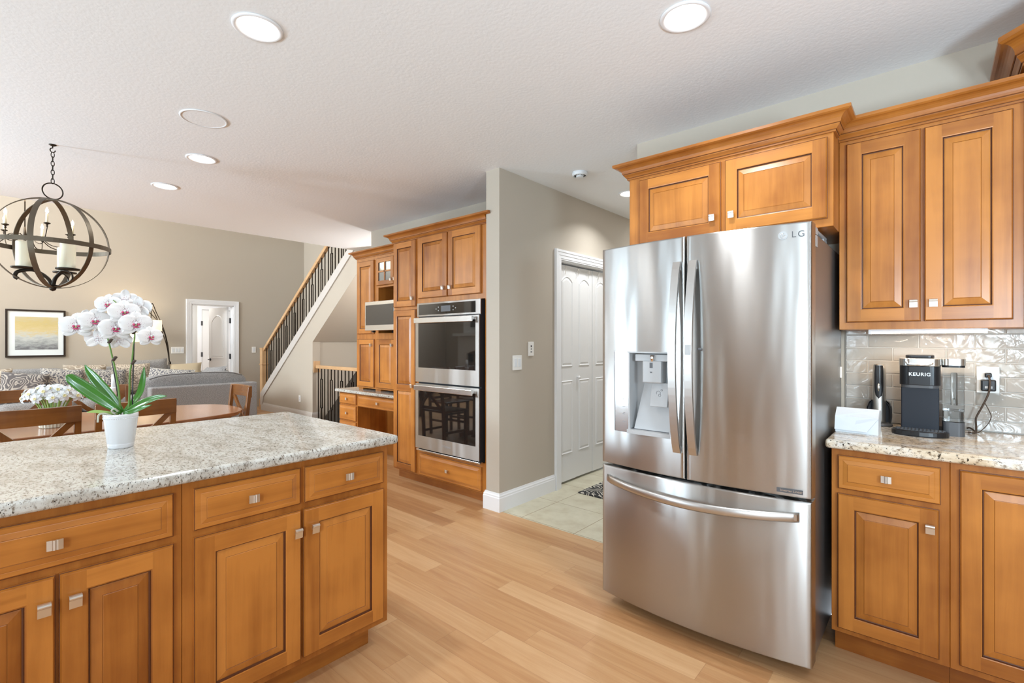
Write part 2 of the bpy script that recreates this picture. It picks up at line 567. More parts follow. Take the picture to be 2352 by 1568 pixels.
class MB:
    def __init__(self):
        self.v, self.f, self.m, self.g, self.t, self.s = [], [], [], [], [], []
        self.mats = []
        self.cur = None
        self.tone = 0.0
        self.gd = 0.0
        self.smooth = False

    def mat(self, name, gd=None, tone=None, smooth=None):
        self.cur = name
        if gd is not None:
            self.gd = gd
        if tone is not None:
            self.tone = tone
        if smooth is not None:
            self.smooth = smooth
        return self

    def face(self, idx):
        if self.cur not in self.mats:
            self.mats.append(self.cur)
        self.f.append(idx)
        self.m.append(self.mats.index(self.cur))
        self.g.append(self.gd)
        self.t.append(self.tone)
        self.s.append(self.smooth)

    def verts(self, pts):
        n = len(self.v)
        self.v.extend([tuple(p) for p in pts])
        return n

    def quad(self, *pts):
        n = self.verts(pts)
        self.face(list(range(n, n + len(pts))))

    def box(self, x0, x1, y0, y1, z0, z1):
        x0, x1 = min(x0, x1), max(x0, x1)
        y0, y1 = min(y0, y1), max(y0, y1)
        z0, z1 = min(z0, z1), max(z0, z1)
        n = self.verts([(x0, y0, z0), (x1, y0, z0), (x1, y1, z0), (x0, y1, z0), (x0, y0, z1), (x1, y0, z1), (x1, y1, z1), (x0, y1, z1)])
        for q in ((3, 2, 1, 0), (4, 5, 6, 7), (0, 1, 5, 4), (1, 2, 6, 5), (2, 3, 7, 6), (3, 0, 4, 7)):
            self.face([n + i for i in q])
        return self

    def hexa(self, bottom, top):
        """8 point box: 4 bottom points (ccw seen from above), 4 top"""
        n = self.verts(list(bottom) + list(top))
        for q in ((3, 2, 1, 0), (4, 5, 6, 7), (0, 1, 5, 4), (1, 2, 6, 5), (2, 3, 7, 6), (3, 0, 4, 7)):
            self.face([n + i for i in q])
        return self

    def prism(self, poly, a, b, axis='z'):
        """extrude a 2D polygon between a and b along axis"""
        def P(p, h):
            return {'z': (p[0], p[1], h), 'y': (p[0], h, p[1]), 'x': (h, p[0], p[1])}[axis]
        k = len(poly)
        n = self.verts([P(p, a) for p in poly] + [P(p, b) for p in poly])
        self.face([n + i for i in range(k)][::-1])
        self.face([n + k + i for i in range(k)])
        for i in range(k):
            j = (i + 1) % k
            self.face([n + i, n + j, n + k + j, n + k + i])
        return self

    def tube(self, pts, r, seg=10, caps=True, closed=False, flat=None):
        """round tube along 3D points; r number or list; flat=(a,b) elliptical scale in local frame"""
        pts = [Vector(p) for p in pts]
        k = len(pts)
        rs = r if isinstance(r, (list, tuple)) else [r] * k
        rings = []
        up = None
        for i in range(k):
            if closed:
                d = pts[(i + 1) % k] - pts[i - 1]
            else:
                d = pts[min(i + 1, k - 1)] - pts[max(i - 1, 0)]
            d = d.normalized() if d.length > 1e-9 else Vector((0, 0, 1))
            if up is None:
                up = Vector((0, 0, 1)) if abs(d.z) < .9 else Vector((1, 0, 0))
            a = d.cross(up)
            if a.length < 1e-6:
                a = d.orthogonal()
            a.normalize()
            b = a.cross(d).normalized()
            up = b
            fa, fb = flat or (1, 1)
            rings.append(self.verts([pts[i] + (a * math.cos(2 * PI * j / seg) * fa + b * math.sin(2 * PI * j / seg) * fb) * rs[i] for j in range(seg)]))
        for i in range(k if closed else k - 1):
            A, B = rings[i], rings[(i + 1) % k]
            for j in range(seg):
                jj = (j + 1) % seg
                self.face([A + j, A + jj, B + jj, B + j])
        if caps and not closed:
            self.face([rings[0] + j for j in range(seg)][::-1])
            self.face([rings[-1] + j for j in range(seg)])
        return self

    def lathe(self, prof, seg=24, c=(0, 0, 0), a0=0, a1=2 * PI, sx=1, sy=1):
        """prof: (r,z) list bottom to top"""
        full = abs(a1 - a0 - 2 * PI) < 1e-6
        cols = seg if full else seg + 1
        n = self.verts([(c[0] + r * math.cos(a0 + (a1 - a0) * j / seg) * sx, c[1] + r * math.sin(a0 + (a1 - a0) * j / seg) * sy, c[2] + z)
                        for (r, z) in prof for j in range(cols)])
        for i in range(len(prof) - 1):
            for j in range(seg):
                jj = (j + 1) % cols
                self.face([n + i * cols + j, n + i * cols + jj, n + (i + 1) * cols + jj, n + (i + 1) * cols + j])
        if full:
            if prof[0][0] > 1e-6:
                self.face([n + j for j in range(cols)][::-1])
            if prof[-1][0] > 1e-6:
                q = n + (len(prof) - 1) * cols
                self.face([q + j for j in range(cols)])
        return self

    def bar(self, p, q, w, h, up=(0, 0, 1)):
        """rectangular bar between two points: w across, h along up"""
        p, q = Vector(p), Vector(q)
        d = (q - p).normalized()
        u = Vector(up)
        a = d.cross(u)
        if a.length < 1e-6:
            a = d.orthogonal()
        a.normalize()
        b = a.cross(d).normalized()
        c = [a * w / 2 + b * h / 2, -a * w / 2 + b * h / 2, -a * w / 2 - b * h / 2, a * w / 2 - b * h / 2]
        n = self.verts([p + x for x in c] + [q + x for x in c])
        self.face([n, n + 1, n + 2, n + 3])
        self.face([n + 7, n + 6, n + 5, n + 4])
        for i in range(4):
            j = (i + 1) % 4
            self.face([n + i, n + 4 + i, n + 4 + j, n + j])
        return self

    def rings(self, poly, prof, place, fill=True):
        """nested insets of a convex ccw polygon. prof: list of (inset, t, matname_of_strip_before)"""
        k = len(poly)
        prev = None
        for (ins, tt, mt) in prof:
            pp = inset(poly, ins)
            n = self.verts([place(p[0], p[1], tt) for p in pp])
            if prev is not None:
                if mt:
                    self.cur = mt
                for i in range(k):
                    j = (i + 1) % k
                    self.face([prev + i, prev + j, n + j, n + i])
            prev = n
        if fill:
            self.face([prev + i for i in range(k)])
        return prev

    def build(self, name, parent=None, loc=None, rotz=None, bevel=0, bseg=2, sub=0, smooth_all=False, autosmooth=False):
        me = bpy.data.meshes.new(name)
        me.from_pydata(self.v, [], self.f)
        for mn in self.mats:
            me.materials.append(M[mn] if isinstance(mn, str) else mn)
        me.polygons.foreach_set('material_index', self.m)
        me.polygons.foreach_set('use_smooth', [True] * len(self.f) if smooth_all else self.s)
        a = me.attributes.new('gd', 'FLOAT', 'FACE')
        a.data.foreach_set('value', self.g)
        a = me.attributes.new('tone', 'FLOAT', 'FACE')
        a.data.foreach_set('value', self.t)
        me.update()
        o = bpy.data.objects.new(name, me)
        COL.objects.link(o)
        if parent:
            o.parent = parent
        if loc is not None:
            o.location = loc
        if rotz is not None:
            o.rotation_euler = (0, 0, rotz)
        if bevel:
            b = o.modifiers.new('bevel', 'BEVEL')
            b.width = bevel
            b.segments = bseg
            b.limit_method = 'ANGLE'
            b.angle_limit = R(40)
            b.harden_normals = False
        if sub:
            s = o.modifiers.new('subsurf', 'SUBSURF')
            s.levels = s.render_levels = sub
        return o


def inset(poly, d):
    if d == 0:
        return list(poly)
    k = len(poly)
    out = []
    for i in range(k):
        p0, p1, p2 = Vector(poly[i - 1]), Vector(poly[i]), Vector(poly[(i + 1) % k])
        e1, e2 = (p1 - p0).normalized(), (p2 - p1).normalized()
        n1, n2 = Vector((-e1.y, e1.x)), Vector((-e2.y, e2.x))
        b = n1 + n2
        b.normalize()
        c = max(.2, b.dot(n1))
        q = p1 + b * d / c
        out.append((q.x, q.y))
    return out


def tag(o, label=None, cat=None, group=None, kind=None):
    if label:
        o['label'] = label
    if cat:
        o['category'] = cat
    if group:
        o['group'] = group
    if kind:
        o['kind'] = kind
    return o


def empty(name, loc=(0, 0, 0), rz=0, label=None, cat=None, group=None, kind=None):
    o = bpy.data.objects.new(name, None)
    o.empty_display_size = .05
    COL.objects.link(o)
    o.location = loc
    o.rotation_euler = (0, 0, rz)
    return tag(o, label, cat, group, kind)


def struct(mb, name, **kw):
    return tag(mb.build(name, **kw), kind='structure')


def copy_tree(o, parent=None):
    c = o.copy()
    COL.objects.link(c)
    c.parent = parent
    for ch in [x for x in list(COL.objects) if x.parent == o]:
        copy_tree(ch, c)
    return c


def text_mesh(name, s, size, mat, parent, loc, rot, extrude=.0006, align='CENTER', spacing=1.0, offset=0.0, sx=1.0):
    cu = bpy.data.curves.new('lettering', 'FONT')
    cu.body = s
    cu.size = size
    cu.extrude = extrude
    cu.align_x = align
    cu.align_y = 'CENTER'
    cu.space_character = spacing
    cu.offset = offset
    to = bpy.data.objects.new('lettering', cu)
    COL.objects.link(to)
    bpy.context.view_layer.update()
    dg = bpy.context.evaluated_depsgraph_get()
    me = bpy.data.meshes.new_from_object(to.evaluated_get(dg))
    bpy.data.objects.remove(to)
    me.materials.clear()
    me.materials.append(M[mat])
    o = bpy.data.objects.new(name, me)
    COL.objects.link(o)
    o.parent = parent
    o.location = loc
    o.rotation_euler = rot
    o.scale = (sx, 1, 1)
    return o


# ------------------------------------------------------------------ the room shell
def wallbox(name, x0, x1, y0, y1, z0, z1, mat='wall', bevel=0):
    return struct(MB().mat(mat).box(x0, x1, y0, y1, z0, z1), name, bevel=bevel)


FT = -.05
b = MB().mat('planks')
b.box(XW, XE, YS, 2.775, FT, 0)
b.box(XW, -2.68, 2.775, 3.97, FT, 0)
b.box(XW, -7.75, 3.97, 4.95, FT, 0)
b.box(-5.21, -2.68, 3.97, 4.95, FT, 0)
struct(b, 'floor')
struct(MB().mat('tile').box(-2.54, -1.53, 2.776, 7.0, FT, .001).box(-3.3, -2.54, 3.58, 4.79, FT, .0012), 'floor_hall')
struct(MB().mat('planks').box(-12.5, XW - .14, 2.0, 4.95, FT, 0), 'floor_closet')

# kitchen ceiling slab ends at x=-6.48, living room is taller
struct(MB().mat('ceil').box(-6.48, XE, YS, 7.0, CEIL, CEIL + .28), 'ceiling')
struct(MB().mat('ceil').box(-12.5, -6.4, YS, 7.0, LCEIL, LCEIL + .1), 'ceiling_living')
wallbox('wall_loft', -6.48, -6.36, YS, 3.6, CEIL + .28, LCEIL)
wallbox('wall_west', XW - .14, XW, YS, 2.845, -.05, LCEIL)
struct(MB().mat('wall').box(XW - .14, XW, 3.553, 5.09, -.05, LCEIL).box(XW - .14, XW, 2.845, 3.553, 2.0, LCEIL), 'wall_west_door_side')
wallbox('wall_north_living', XW - .14, -3.0, 4.95, 5.09, -2.6, LCEIL)

# wall behind the ovens and desk, pillar and hall wall
wallbox('wall_oven', -5.21, -2.68, 3.345, 3.45, -.05, CEIL)
wallbox('wall_stairwell', -5.21, -5.09, 3.45, 4.95, -2.6, CEIL)
b = MB().mat('wall')
b.box(-2.68, -2.54, 2.76, 3.57, 0, CEIL).box(-2.68, -2.54, 4.80, 7.0, 0, CEIL).box(-2.68, -2.54, 3.57, 4.80, 2.05, CEIL)
struct(b, 'wall_switch')
b = MB().mat('wall')
b.box(-1.53, XE, 3.05, 3.17, 0, CEIL).box(-1.53, -1.41, 3.17, 7.0, 0, CEIL)
struct(b, 'wall_north')
wallbox('wall_hall_end', -2.68, -1.41, 7.0, 7.1, 0, CEIL)
wallbox('wall_closet', -3.4, -3.3, 3.45, 4.95, 0, CEIL, 'walllight')

# south and east walls with window openings
WINS = [(-3.4, -2.4, .12, 2.15), (.25, 2.35, .85, 2.05), (-7.4, -6.64, .45, 2.4), (-9.8, -6.6, 2.85, 4.55)]  # the last, high opening is added for fill light


def wall_with_holes(u0, u1, z0, z1, holes, put):
    """put(ua,ub,za,zb) for each solid piece"""
    us = sorted({u0, u1, *[h[0] for h in holes], *[h[1] for h in holes]})
    us = [u for u in us if u0 <= u <= u1]
    for a, c in zip(us, us[1:]):
        hs = sorted([h for h in holes if h[0] <= a + 1e-6 and h[1] >= c - 1e-6], key=lambda h: h[2])
        z = z0
        for h in hs:
            if h[2] > z:
                put(a, c, z, h[2])
            z = h[3]
        if z < z1:
            put(a, c, z, z1)


b = MB().mat('wall')
wall_with_holes(XW - .14, XE, 0, LCEIL, WINS, lambda a, c, d, e: b.box(a, c, YS - .15, YS, d, e))
struct(b, 'wall_south')
b = MB().mat('wall')
wall_with_holes(YS - .15, 3.17, 0, CEIL, [(-2.2, -.6, .82, 2.12)], lambda a, c, d, e: b.box(XE, XE + .15, a, c, d, e))
struct(b, 'wall_east')
wn = 0
for (x0, x1, z0, z1) in WINS:
    wn += 1
    w = empty('window_%d' % wn, ((x0 + x1) / 2, YS, z0), kind='structure')
    cx = (x0 + x1) / 2
    f = MB().mat('trim')
    for a, c, d, e in ((x0 - .09, x0, z0 - .05, z1 + .09), (x1, x1 + .09, z0 - .05, z1 + .09), (x0, x1, z1, z1 + .09), (x0 - .12, x1 + .12, z0 - .05, z0)):
        f.box(a - cx, c - cx, -.01, .025, d - z0, e - z0)
    nm = max(1, round((x1 - x0) / .75))
    for i in range(1, nm):
        xx = x0 + (x1 - x0) * i / nm - cx
        f.box(xx - .03, xx + .03, -.10, -.03, 0, z1 - z0)
    f.box(x0 - cx, x1 - cx, -.09, -.05, (z1 - z0) * .52, (z1 - z0) * .52 + .03)
    f.build('window_frame', w)
    wn_blind = None
w = empty('window_5', (XE, -1.4, .82), kind='structure')
f = MB().mat('trim')
f.box(-.025, .01, -.89, -.8, -.05, 1.39).box(-.025, .01, .8, .89, -.05, 1.39).box(-.025, .01, -.8, .8, 1.3, 1.39).box(-.025, .01, -.9, .9, -.06, 0)
f.box(.03, .1, -.03, .03, 0, 1.3)
f.build('window_frame', w)
# garden outside
struct(MB().mat('lawn').box(-26, 18, -24, YS - .16, -.6, -.3), 'trim_garden_lawn')
struct(MB().mat('hedge').box(-26, 18, -12.5, -11, -.3, 1.7), 'trim_garden_hedge')

# room beyond the living room door
b = MB().mat('walllight')
b.box(-12.5, -12.4, 2.0, 4.95, 0, 2.6).box(-12.4, XW - .14, 1.95, 2.05, 0, 2.6)
b.box(-12.4, XW - .14, 2.05, 4.95, 2.5, 2.6)
struct(b, 'wall_vestibule')
area('vestibule_fill', (-11.4, 3.2, 2.45), (0, 0, 0), .3, .3, 30, (1, .95, .88))  # unseen light without a fixture, added to brighten the vestibule

# stairwell going down, dark brown sloped slab behind the balusters
b = MB().mat('dark_slab')
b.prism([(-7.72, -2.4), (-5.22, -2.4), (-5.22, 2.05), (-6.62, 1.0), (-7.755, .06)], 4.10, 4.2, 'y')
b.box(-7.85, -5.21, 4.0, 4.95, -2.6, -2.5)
struct(b, 'wall_dark_slab')
struct(MB().mat('wall').box(-7.87, -7.77, 4.01, 4.95, -2.6, 1.40), 'wall_under_stairs_end')
struct(MB().mat('wall').box(-7.87, -7.75, 3.98, 4.95, -2.6, -.05).box(-7.75, -5.21, 3.85, 3.97, -2.6, -.05), 'wall_stairwell_lower')

# baseboards
BB = [(0, 0), (.016, 0), (.016, .105), (.013, .112), (.013, .122), (.008, .130), (.005, .142), (0, .142)]


def sweep(mb, path, prof, closed=False, caps=True):
    """sweep (out,z) profile along xy path; out is to the right hand side of travel"""
    k = len(path)
    P = [Vector(p) for p in path]
    rings = []
    for i in range(k):
        if i == 0:
            d1 = d2 = (P[1] - P[0]).normalized()
        elif i == k - 1:
            d1 = d2 = (P[-1] - P[-2]).normalized()
        else:
            d1, d2 = (P[i] - P[i - 1]).normalized(), (P[i + 1] - P[i]).normalized()
        n1, n2 = Vector((d1.y, -d1.x)), Vector((d2.y, -d2.x))
        n = (n1 + n2).normalized()
        n = n / max(.25, n.dot(n1))
        rings.append(mb.verts([(P[i].x + n.x * o, P[i].y + n.y * o, z) for o, z in prof]))
    m = len(prof)
    for i in range(k - 1):
        A, B = rings[i], rings[i + 1]
        for j in range(m):
            jj = (j + 1) % m
            mb.face([A + j, B + j, B + jj, A + jj])
    if caps:
        mb.face([rings[0] + j for j in range(m)])
        mb.face([rings[-1] + j for j in range(m)][::-1])
    return mb


struct(sweep(MB().mat('trim'), [(-2.685, 2.775), (-2.685, 2.76), (-2.54, 2.76), (-2.54, 3.477)], BB), 'baseboard_switch')
struct(sweep(MB().mat('trim'), [(-2.54, 4.90), (-2.54, 7.0)], BB), 'baseboard_hall')
struct(sweep(MB().mat('trim2'), [(-9.78, 3.87), (-7.75, 3.87), (-7.75, 3.99)], BB), 'baseboard_stair')
struct(sweep(MB().mat('trim'), [(XW, YS), (XW, 2.755)], BB), 'baseboard_west')


# ------------------------------------------------------------------ white interior doors
def arch_poly(x0, x1, z0, z1, rise, n=10):
    if rise <= 0:
        return [(x0, z0), (x1, z0), (x1, z1), (x0, z1)]
    pts = [(x0, z0), (x1, z0)]
    w = x1 - x0
    for i in range(n + 1):
        a = i / n
        pts.append((x1 - w * a, z1 - rise + rise * math.sin(PI * a) ** .9))
    return pts


def door_leaf(mb, w, h, t=.035, panels=None, mat='doorwhite'):
    """leaf with its hinge edge at local x=0, front at y=0 facing -y, thickness to +y"""
    mb.mat(mat).box(0, w, 0, t, 0, h)
    for (x0, x1, z0, z1, rise) in panels:
        for side in (0, 1):
            poly = arch_poly(x0, x1, z0, z1, rise)
            if side == 0:
                place = lambda a, c, d: (a, -d, c)
            else:
                place = lambda a, c, d: (w - a, t + d, c)
            mb.rings(poly, [(0, 0, None), (.006, .007, mat), (.016, .001, mat), (.034, .0055, mat)], place)
    return mb


def casing(mb, horizontal_axis, a0, a1, top, plane, out, w=.088, bot=0):
    """door casing on a wall plane; horizontal_axis 'y' : wall is x=plane, out=+1/-1 direction"""
    steps = [(0, w, .012), (.012, w - .006, .016), (w * .45, w - .012, .020), (w * .75, w, .024)]
    for k_, (i0, i1, d) in enumerate(steps):
        i1 -= .0007 * k_
        for (p, q, z0, z1) in ((a0 - i1, a0 - i0, bot, top + i1), (a1 + i0, a1 + i1, bot, top + i1), (a0 - i0, a1 + i0, top + i0, top + i1)):
            lo, hi = sorted((plane, plane + out * d))
            if horizontal_axis == 'y':
                mb.box(lo, hi, p, q, z0, z1)
            else:
                mb.box(p, q, lo, hi, z0, z1)


# closet bifold doors in the hall
dr = empty('door_1', (-2.54, 3.57, 0), kind='structure')
c = MB().mat('trim')
casing(c, 'y', 0, 1.23, 2.05, 0, 1, .09)
c.mat('trim').box(-.14, 0, -.001, .015, 0, 2.05).box(-.14, 0, 1.215, 1.231, 0, 2.05).box(-.14, 0, 0, 1.23, 2.035, 2.052)
c.build('door_frame', dr)
for i in range(4):
    lf = MB()
    wl = .297
    pn = [(.055, wl - .055, .25, .93, 0), (.055, wl - .055, 1.06, 1.90, .05)]
    door_leaf(lf, wl, 2.0, .03, pn)
    o = lf.build('door_leaf', dr, (-.045 - (.004 if i % 2 else 0), .016 + i * .30, .022), R(90))
    if i == 1 or i == 2:
        k = MB().mat('doorwhite', smooth=True).lathe([(.006, 0), (.006, .012), (.016, .018), (.017, .026), (.010, .034), (0, .036)], 16)
        kn = k.build('door_knob', o, (.03 if i == 1 else wl - .03, 0, .95))
        kn.rotation_euler = (R(90), 0, 0)
for z in (.26, 1.02, 1.80):
    MB().mat('black').box(-.052, -.012, .002, .018, z - .045, z + .045).build('hinge', dr)
for i, y in enumerate((.12, .33, .52, .70)):
    h = MB().mat('nickel', smooth=True)
    h.tube([(-.03, 0, -.085), (-.022, .006, -.03), (-.028, 0, 0.0)], .0022, 6)
    h.tube([(-.03, -.02, -.04), (-.022, 0, -.02), (-.028, 0, 0.0)], .0022, 6)
    o = h.build('over_door_hook', None, (-2.545 + .002, 3.57 + y, 2.02))
    tag(o, ['slim wire hook over the closet door top, nearest the left casing', 'slim wire hook over the closet door top, second from the left casing', 'slim wire hook over the closet door top, third from the left casing', 'slim wire hook over the closet door top, closest to the refrigerator'][i], 'hook', 'wire hooks over the closet door')

# living room door, ajar
dr = empty('door_2', (XW, 2.845, 0), kind='structure')
c = MB().mat('trim')
casing(c, 'y', 0, .708, 2.0, 0, 1, .09)
c.box(-.14, 0, -.001, .014, 0, 2.0).box(-.14, 0, .694, .709, 0, 2.0).box(-.14, 0, 0, .708, 1.987, 2.001)
c.build('door_frame', dr)
lf = MB()
door_leaf(lf, .68, 1.97, .035, [(.11, .57, .14, .78, 0), (.11, .57, .98, 1.82, .13)])
o = lf.build('door_leaf', dr, (-.11, .655, .01), R(180 + 8.6))
hd = MB().mat('black', smooth=True).lathe([(.028, 0), (.028, .008), (.01, .012), (.01, .05)], 14, (0, 0, 0))
hd.tube([(0, 0, .045), (-.05, 0, .048), (-.10, 0, .045)], .008, 8)
kn = hd.build('lever_handle', o, (.62, .035, .94))
kn.rotation_euler = (R(-90), 0, 0)
for z in (.25, 1.02, 1.72):
    MB().mat('black').box(-.135, -.095, .672, .700, z - .05, z + .05).build('hinge', dr)
# second door seen through the first
dr = empty('door_3', (-12.4, 3.62, 0), kind='structure')
c = MB().mat('trim')
casing(c, 'y', 0, .86, 2.03, 0, 1, .09)
c.build('door_frame', dr)
lf = MB()
door_leaf(lf, .84, 2.0, .035, [(.12, .37, .14, .84, 0), (.47, .72, .14, .84, 0), (.12, .37, 1.0, 1.85, .08), (.47, .72, 1.0, 1.85, .08)])
lf.build('door_leaf', dr, (.012, .01, .01), R(90))
for z in (.25, 1.02, 1.72):
    MB().mat('greydark').box(.0, .02, -.02, .02, z - .05, z + .05).build('hinge', dr)

# ------------------------------------------------------------------ cabinet parts
def knob_mb(vertical=False):
    """satin nickel ribbon pull; plate about 33 x 30 mm, sits on y=0 facing -y"""
    b = MB().mat('nickel', smooth=False)
    if vertical:
        prof = [(-.0165, .012), (-.0178, .0165), (-.0172, .0205), (-.0150, .0238), (-.0115, .0252), (-.0080, .0245), (-.0055, .0225), (.0165, .0200)]
    else:
        prof = [(-.0165, .0185), (-.0060, .0205), (-.0040, .0228), (-.0010, .0238), (.0015, .0225), (.0030, .0205), (.0060, .0225), (.0165, .0215)]
    hh = .0135
    outer, inner = prof, [(x, t - .0028) for x, t in prof]

    def put(x, t, s):
        return (x, -t, s) if not vertical else (s, -t, -x)
    n0 = b.verts([put(x, t, -hh) for x, t in outer])
    n1 = b.verts([put(x, t, hh) for x, t in outer])
    n2 = b.verts([put(x, t, -hh) for x, t in inner])
    n3 = b.verts([put(x, t, hh) for x, t in inner])
    k = len(prof)
    for i in range(k - 1):
        b.smooth = False
        b.face([n0 + i, n0 + i + 1, n1 + i + 1, n1 + i])
        b.face([n2 + i + 1, n2 + i, n3 + i, n3 + i + 1])
        b.smooth = False
        b.face([n1 + i, n1 + i + 1, n3 + i + 1, n3 + i])
        b.face([n0 + i + 1, n0 + i, n2 + i, n2 + i + 1])
    b.face([n0, n1, n3, n2])
    b.face([n1 + k - 1, n0 + k - 1, n2 + k - 1, n3 + k - 1])
    b.box(-.006, .006, -.020, 0, -.006, .006)
    return b


KN_H = knob_mb(False).build('pull')
KN_V = knob_mb(True).build('pull')
KN_MESH = {False: KN_H.data, True: KN_V.data}
for o in (KN_H, KN_V):
    bpy.data.objects.remove(o)


def pull(parent, x, z, vertical, t=.020):
    o = bpy.data.objects.new('pull', KN_MESH[vertical])
    COL.objects.link(o)
    o.parent = parent
    o.location = (x, -t, z)
    return o


def rect(w, h):
    return [(0, 0), (w, 0), (w, h), (0, h)]


def raised(b, x, z, w, h, t):
    """raised panel inside a stile-and-rail frame opening (x,z,w,h); t = frame front"""
    P = lambda a, c, d: (x + a, -d, z + c)
    b.gd = 0
    b.tone = random.uniform(-.5, .5)
    b.rings(rect(w, h), [(0, t, None), (.0035, t - .001, 'maple'), (.0055, t - .008, 'glaze'), (.0085, t - .009, 'glaze'), (.0105, t - .008, 'maple'),
                         (.034, t - .0020, 'maple'), (.0352, t - .0032, 'glaze2'), (.037, t - .0022, 'maple')], P)
    b.cur = 'maple'


def door_mb(w, h, st=.056, mid=None, glass=None):
    """raised panel cabinet door; local x 0..w, z 0..h, back on y=0, front towards -y"""
    b = MB().mat('maple', 0, 0)
    t = .020
    P = lambda a, c, d: (a, -d, c)
    b.rings(rect(w, h), [(0, 0, None), (0, .012, 'maple'), (.0018, .0125, 'glaze'), (.005, .019, 'maple'), (.006, t, 'maple')], P, fill=False)
    b.cur = 'maple'
    e = .006
    ops = [(st, h - st)] if not mid else [(st, mid - st / 2), (mid + st / 2, h - st)]
    # stiles
    for xa, xb in ((e, st), (w - st, w - e)):
        b.mat('maple', 0, random.uniform(-.5, .6))
        b.quad(P(xa, e, t), P(xb, e, t), P(xb, h - e, t), P(xa, h - e, t))
    zr = [(e, st)] + ([(mid - st / 2, mid + st / 2)] if mid else []) + [(h - st, h - e)]
    for za, zb in zr:
        b.mat('maple', 1, random.uniform(-.6, .5))
        b.quad(P(st, za, t), P(w - st, za, t), P(w - st, zb, t), P(st, zb, t))
        # faint glaze hairline where rail meets stile
    if glass:
        nx, nz = glass
        iw, ih = w - 2 * st, h - 2 * st
        bar = .016
        b.mat('maple', 0, 0)
        for i in range(1, nx):
            xx = st + iw * i / nx
            b.box(xx - bar / 2, xx + bar / 2, -t, -.006, st, h - st)
        for i in range(1, nz):
            zz = st + ih * i / nz
            b.box(st, w - st, -t, -.006, zz - bar / 2, zz + bar / 2)
        b.mat('glaze')
        b.rings(rect(iw, ih), [(0, t, None), (.002, .006, 'glaze')], lambda a, c, d: (st + a, -d, st + c), fill=False)
    else:
        for za, zb in ops:
            raised(b, st, za, w - 2 * st, zb - za, t)
    return b


def drawer_mb(w, h):
    b = MB().mat('maple', 1, random.uniform(-.5, .5))
    P = lambda a, c, d: (a, -d, c)
    b.rings(rect(w, h), [(0, 0, None), (0, .012, 'maple'), (.0018, .0125, 'glaze'), (.005, .0165, 'maple'), (.016, .0165, 'maple'), (.0172, .0160, 'maple'),
                         (.019, .0170, 'maple'), (.033, .0212, 'maple'), (.0340, .0203, 'glaze2'), (.036, .0212, 'maple')], P)
    return b


def add_door(cab, x, z, w, h, knob=None, **kw):
    o = door_mb(w, h, **kw).build('door', cab, (x, 0, z))
    if knob:
        pull(o, knob[0], knob[1], True, .020)
    if kw.get('glass'):
        st = kw.get('st', .056)
        MB().mat('leadglass').box(st, w - st, -.010, -.006, st, h - st).build('glass_pane', o)
    return o


def add_drawer(cab, x, z, w, h, knob=True):
    o = drawer_mb(w, h).build('drawer', cab, (x, 0, z))
    if knob:
        pull(o, w / 2, h / 2, False, .0205)
    return o


def face_frame_mb(mb, x0, x1, z0, z1, depth, holes=()):
    mb.mat('maple', 0, .1).box(x0, x1, .0005, depth, z0, z1)
    return mb


def crown_prof(z0, z1, out):
    h = z1 - z0
    pts = [(0, z0), (.010, z0), (.010, z0 + .10 * h), (.014, z0 + .12 * h), (.018, z0 + .20 * h), (.026, z0 + .30 * h), (.026, z0 + .36 * h), (.031, z0 + .38 * h)]
    n = 6
    for i in range(1, n + 1):
        a = i / n * PI / 2
        pts.append((.031 + (out - .041) * (1 - math.cos(a)), z0 + .38 * h + .40 * h * math.sin(a)))
    pts += [(out - .006, z0 + .80 * h), (out, z0 + .84 * h), (out, z1), (0, z1)]
    return pts


def crown(parent, path, z0, z1, out=.075, name='crown_molding'):
    b = MB().mat('maple', 1, .35)
    pr = crown_prof(z0, z1, out)
    sweep(b, path, pr)
    # dark glaze in the two quirks of the moulding
    b.mat('glaze')
    for (o, z) in ((pr[2][0] + .0008, pr[2][1] - .0005), (pr[6][0] + .0006, pr[6][1] - .001)):
        sweep(b, path, [(o - .002, z), (o + .0012, z), (o + .0012, z + .0022), (o - .002, z + .0022)])
    o = b.build(name, parent)
    return o


# ------------------------------------------------------------------ island
XI = -1.80      # face frame plane of the island, doors stand 20 mm proud


def island_unit(y0, y1, label, wide):
    cab = empty('island_cabinet', (XI, y0, 0), R(90), label, 'cabinet', 'island base cabinets')
    w = y1 - y0
    b = MB()
    b.mat('maple', 0, .25).box(0, w, 0, .66, .105, .876)
    if wide == 2:
        b.box(w / 2 - .002, w / 2 + .002, -.0012, 0, .105, .876)
    b.build('carcass', cab, bevel=.0015, bseg=1)
    last = y1 > 1.1
    MB().mat('maple', 1, .5).box(0 if not last else 0, w - (.0 if not last else .05), .07, .60, 0, .105).build('toe_kick', cab)
    return cab, w


cab, w = island_unit(.471, 1.235, 'maple island cabinet with two drawers over two doors, beside the oven aisle', 2)
add_drawer(cab, .501 - .471, .712, .345, .134)
add_drawer(cab, .862 - .471, .712, .344, .134)
add_door(cab, .501 - .471, .132, .347, .557, (.347 - .020, .480))
add_door(cab, .857 - .471, .132, .350, .557, (.036, .480))
cab, w = island_unit(-.13, .470, 'maple island cabinet with one wide drawer over two doors, in the lower left corner', 1)
add_drawer(cab, .03, .712, .545, .134)
add_door(cab, .03, .132, .276, .557, (.252, .480))
add_door(cab, .313, .132, .263, .557, (.031, .480))
cab, w = island_unit(-.731, -.131, 'maple island cabinet beyond the left edge of the photo', 1)
add_drawer(cab, .03, .712, .545, .134)
add_door(cab, .03, .132, .268, .557, (.24, .480))
add_door(cab, .305, .132, .268, .557, (.03, .480))
b = MB().mat('granite')
b.box(-2.83, -1.752, -.76, 1.262, .876, .914)
o = b.build('island_countertop', bevel=.013, bseg=4)
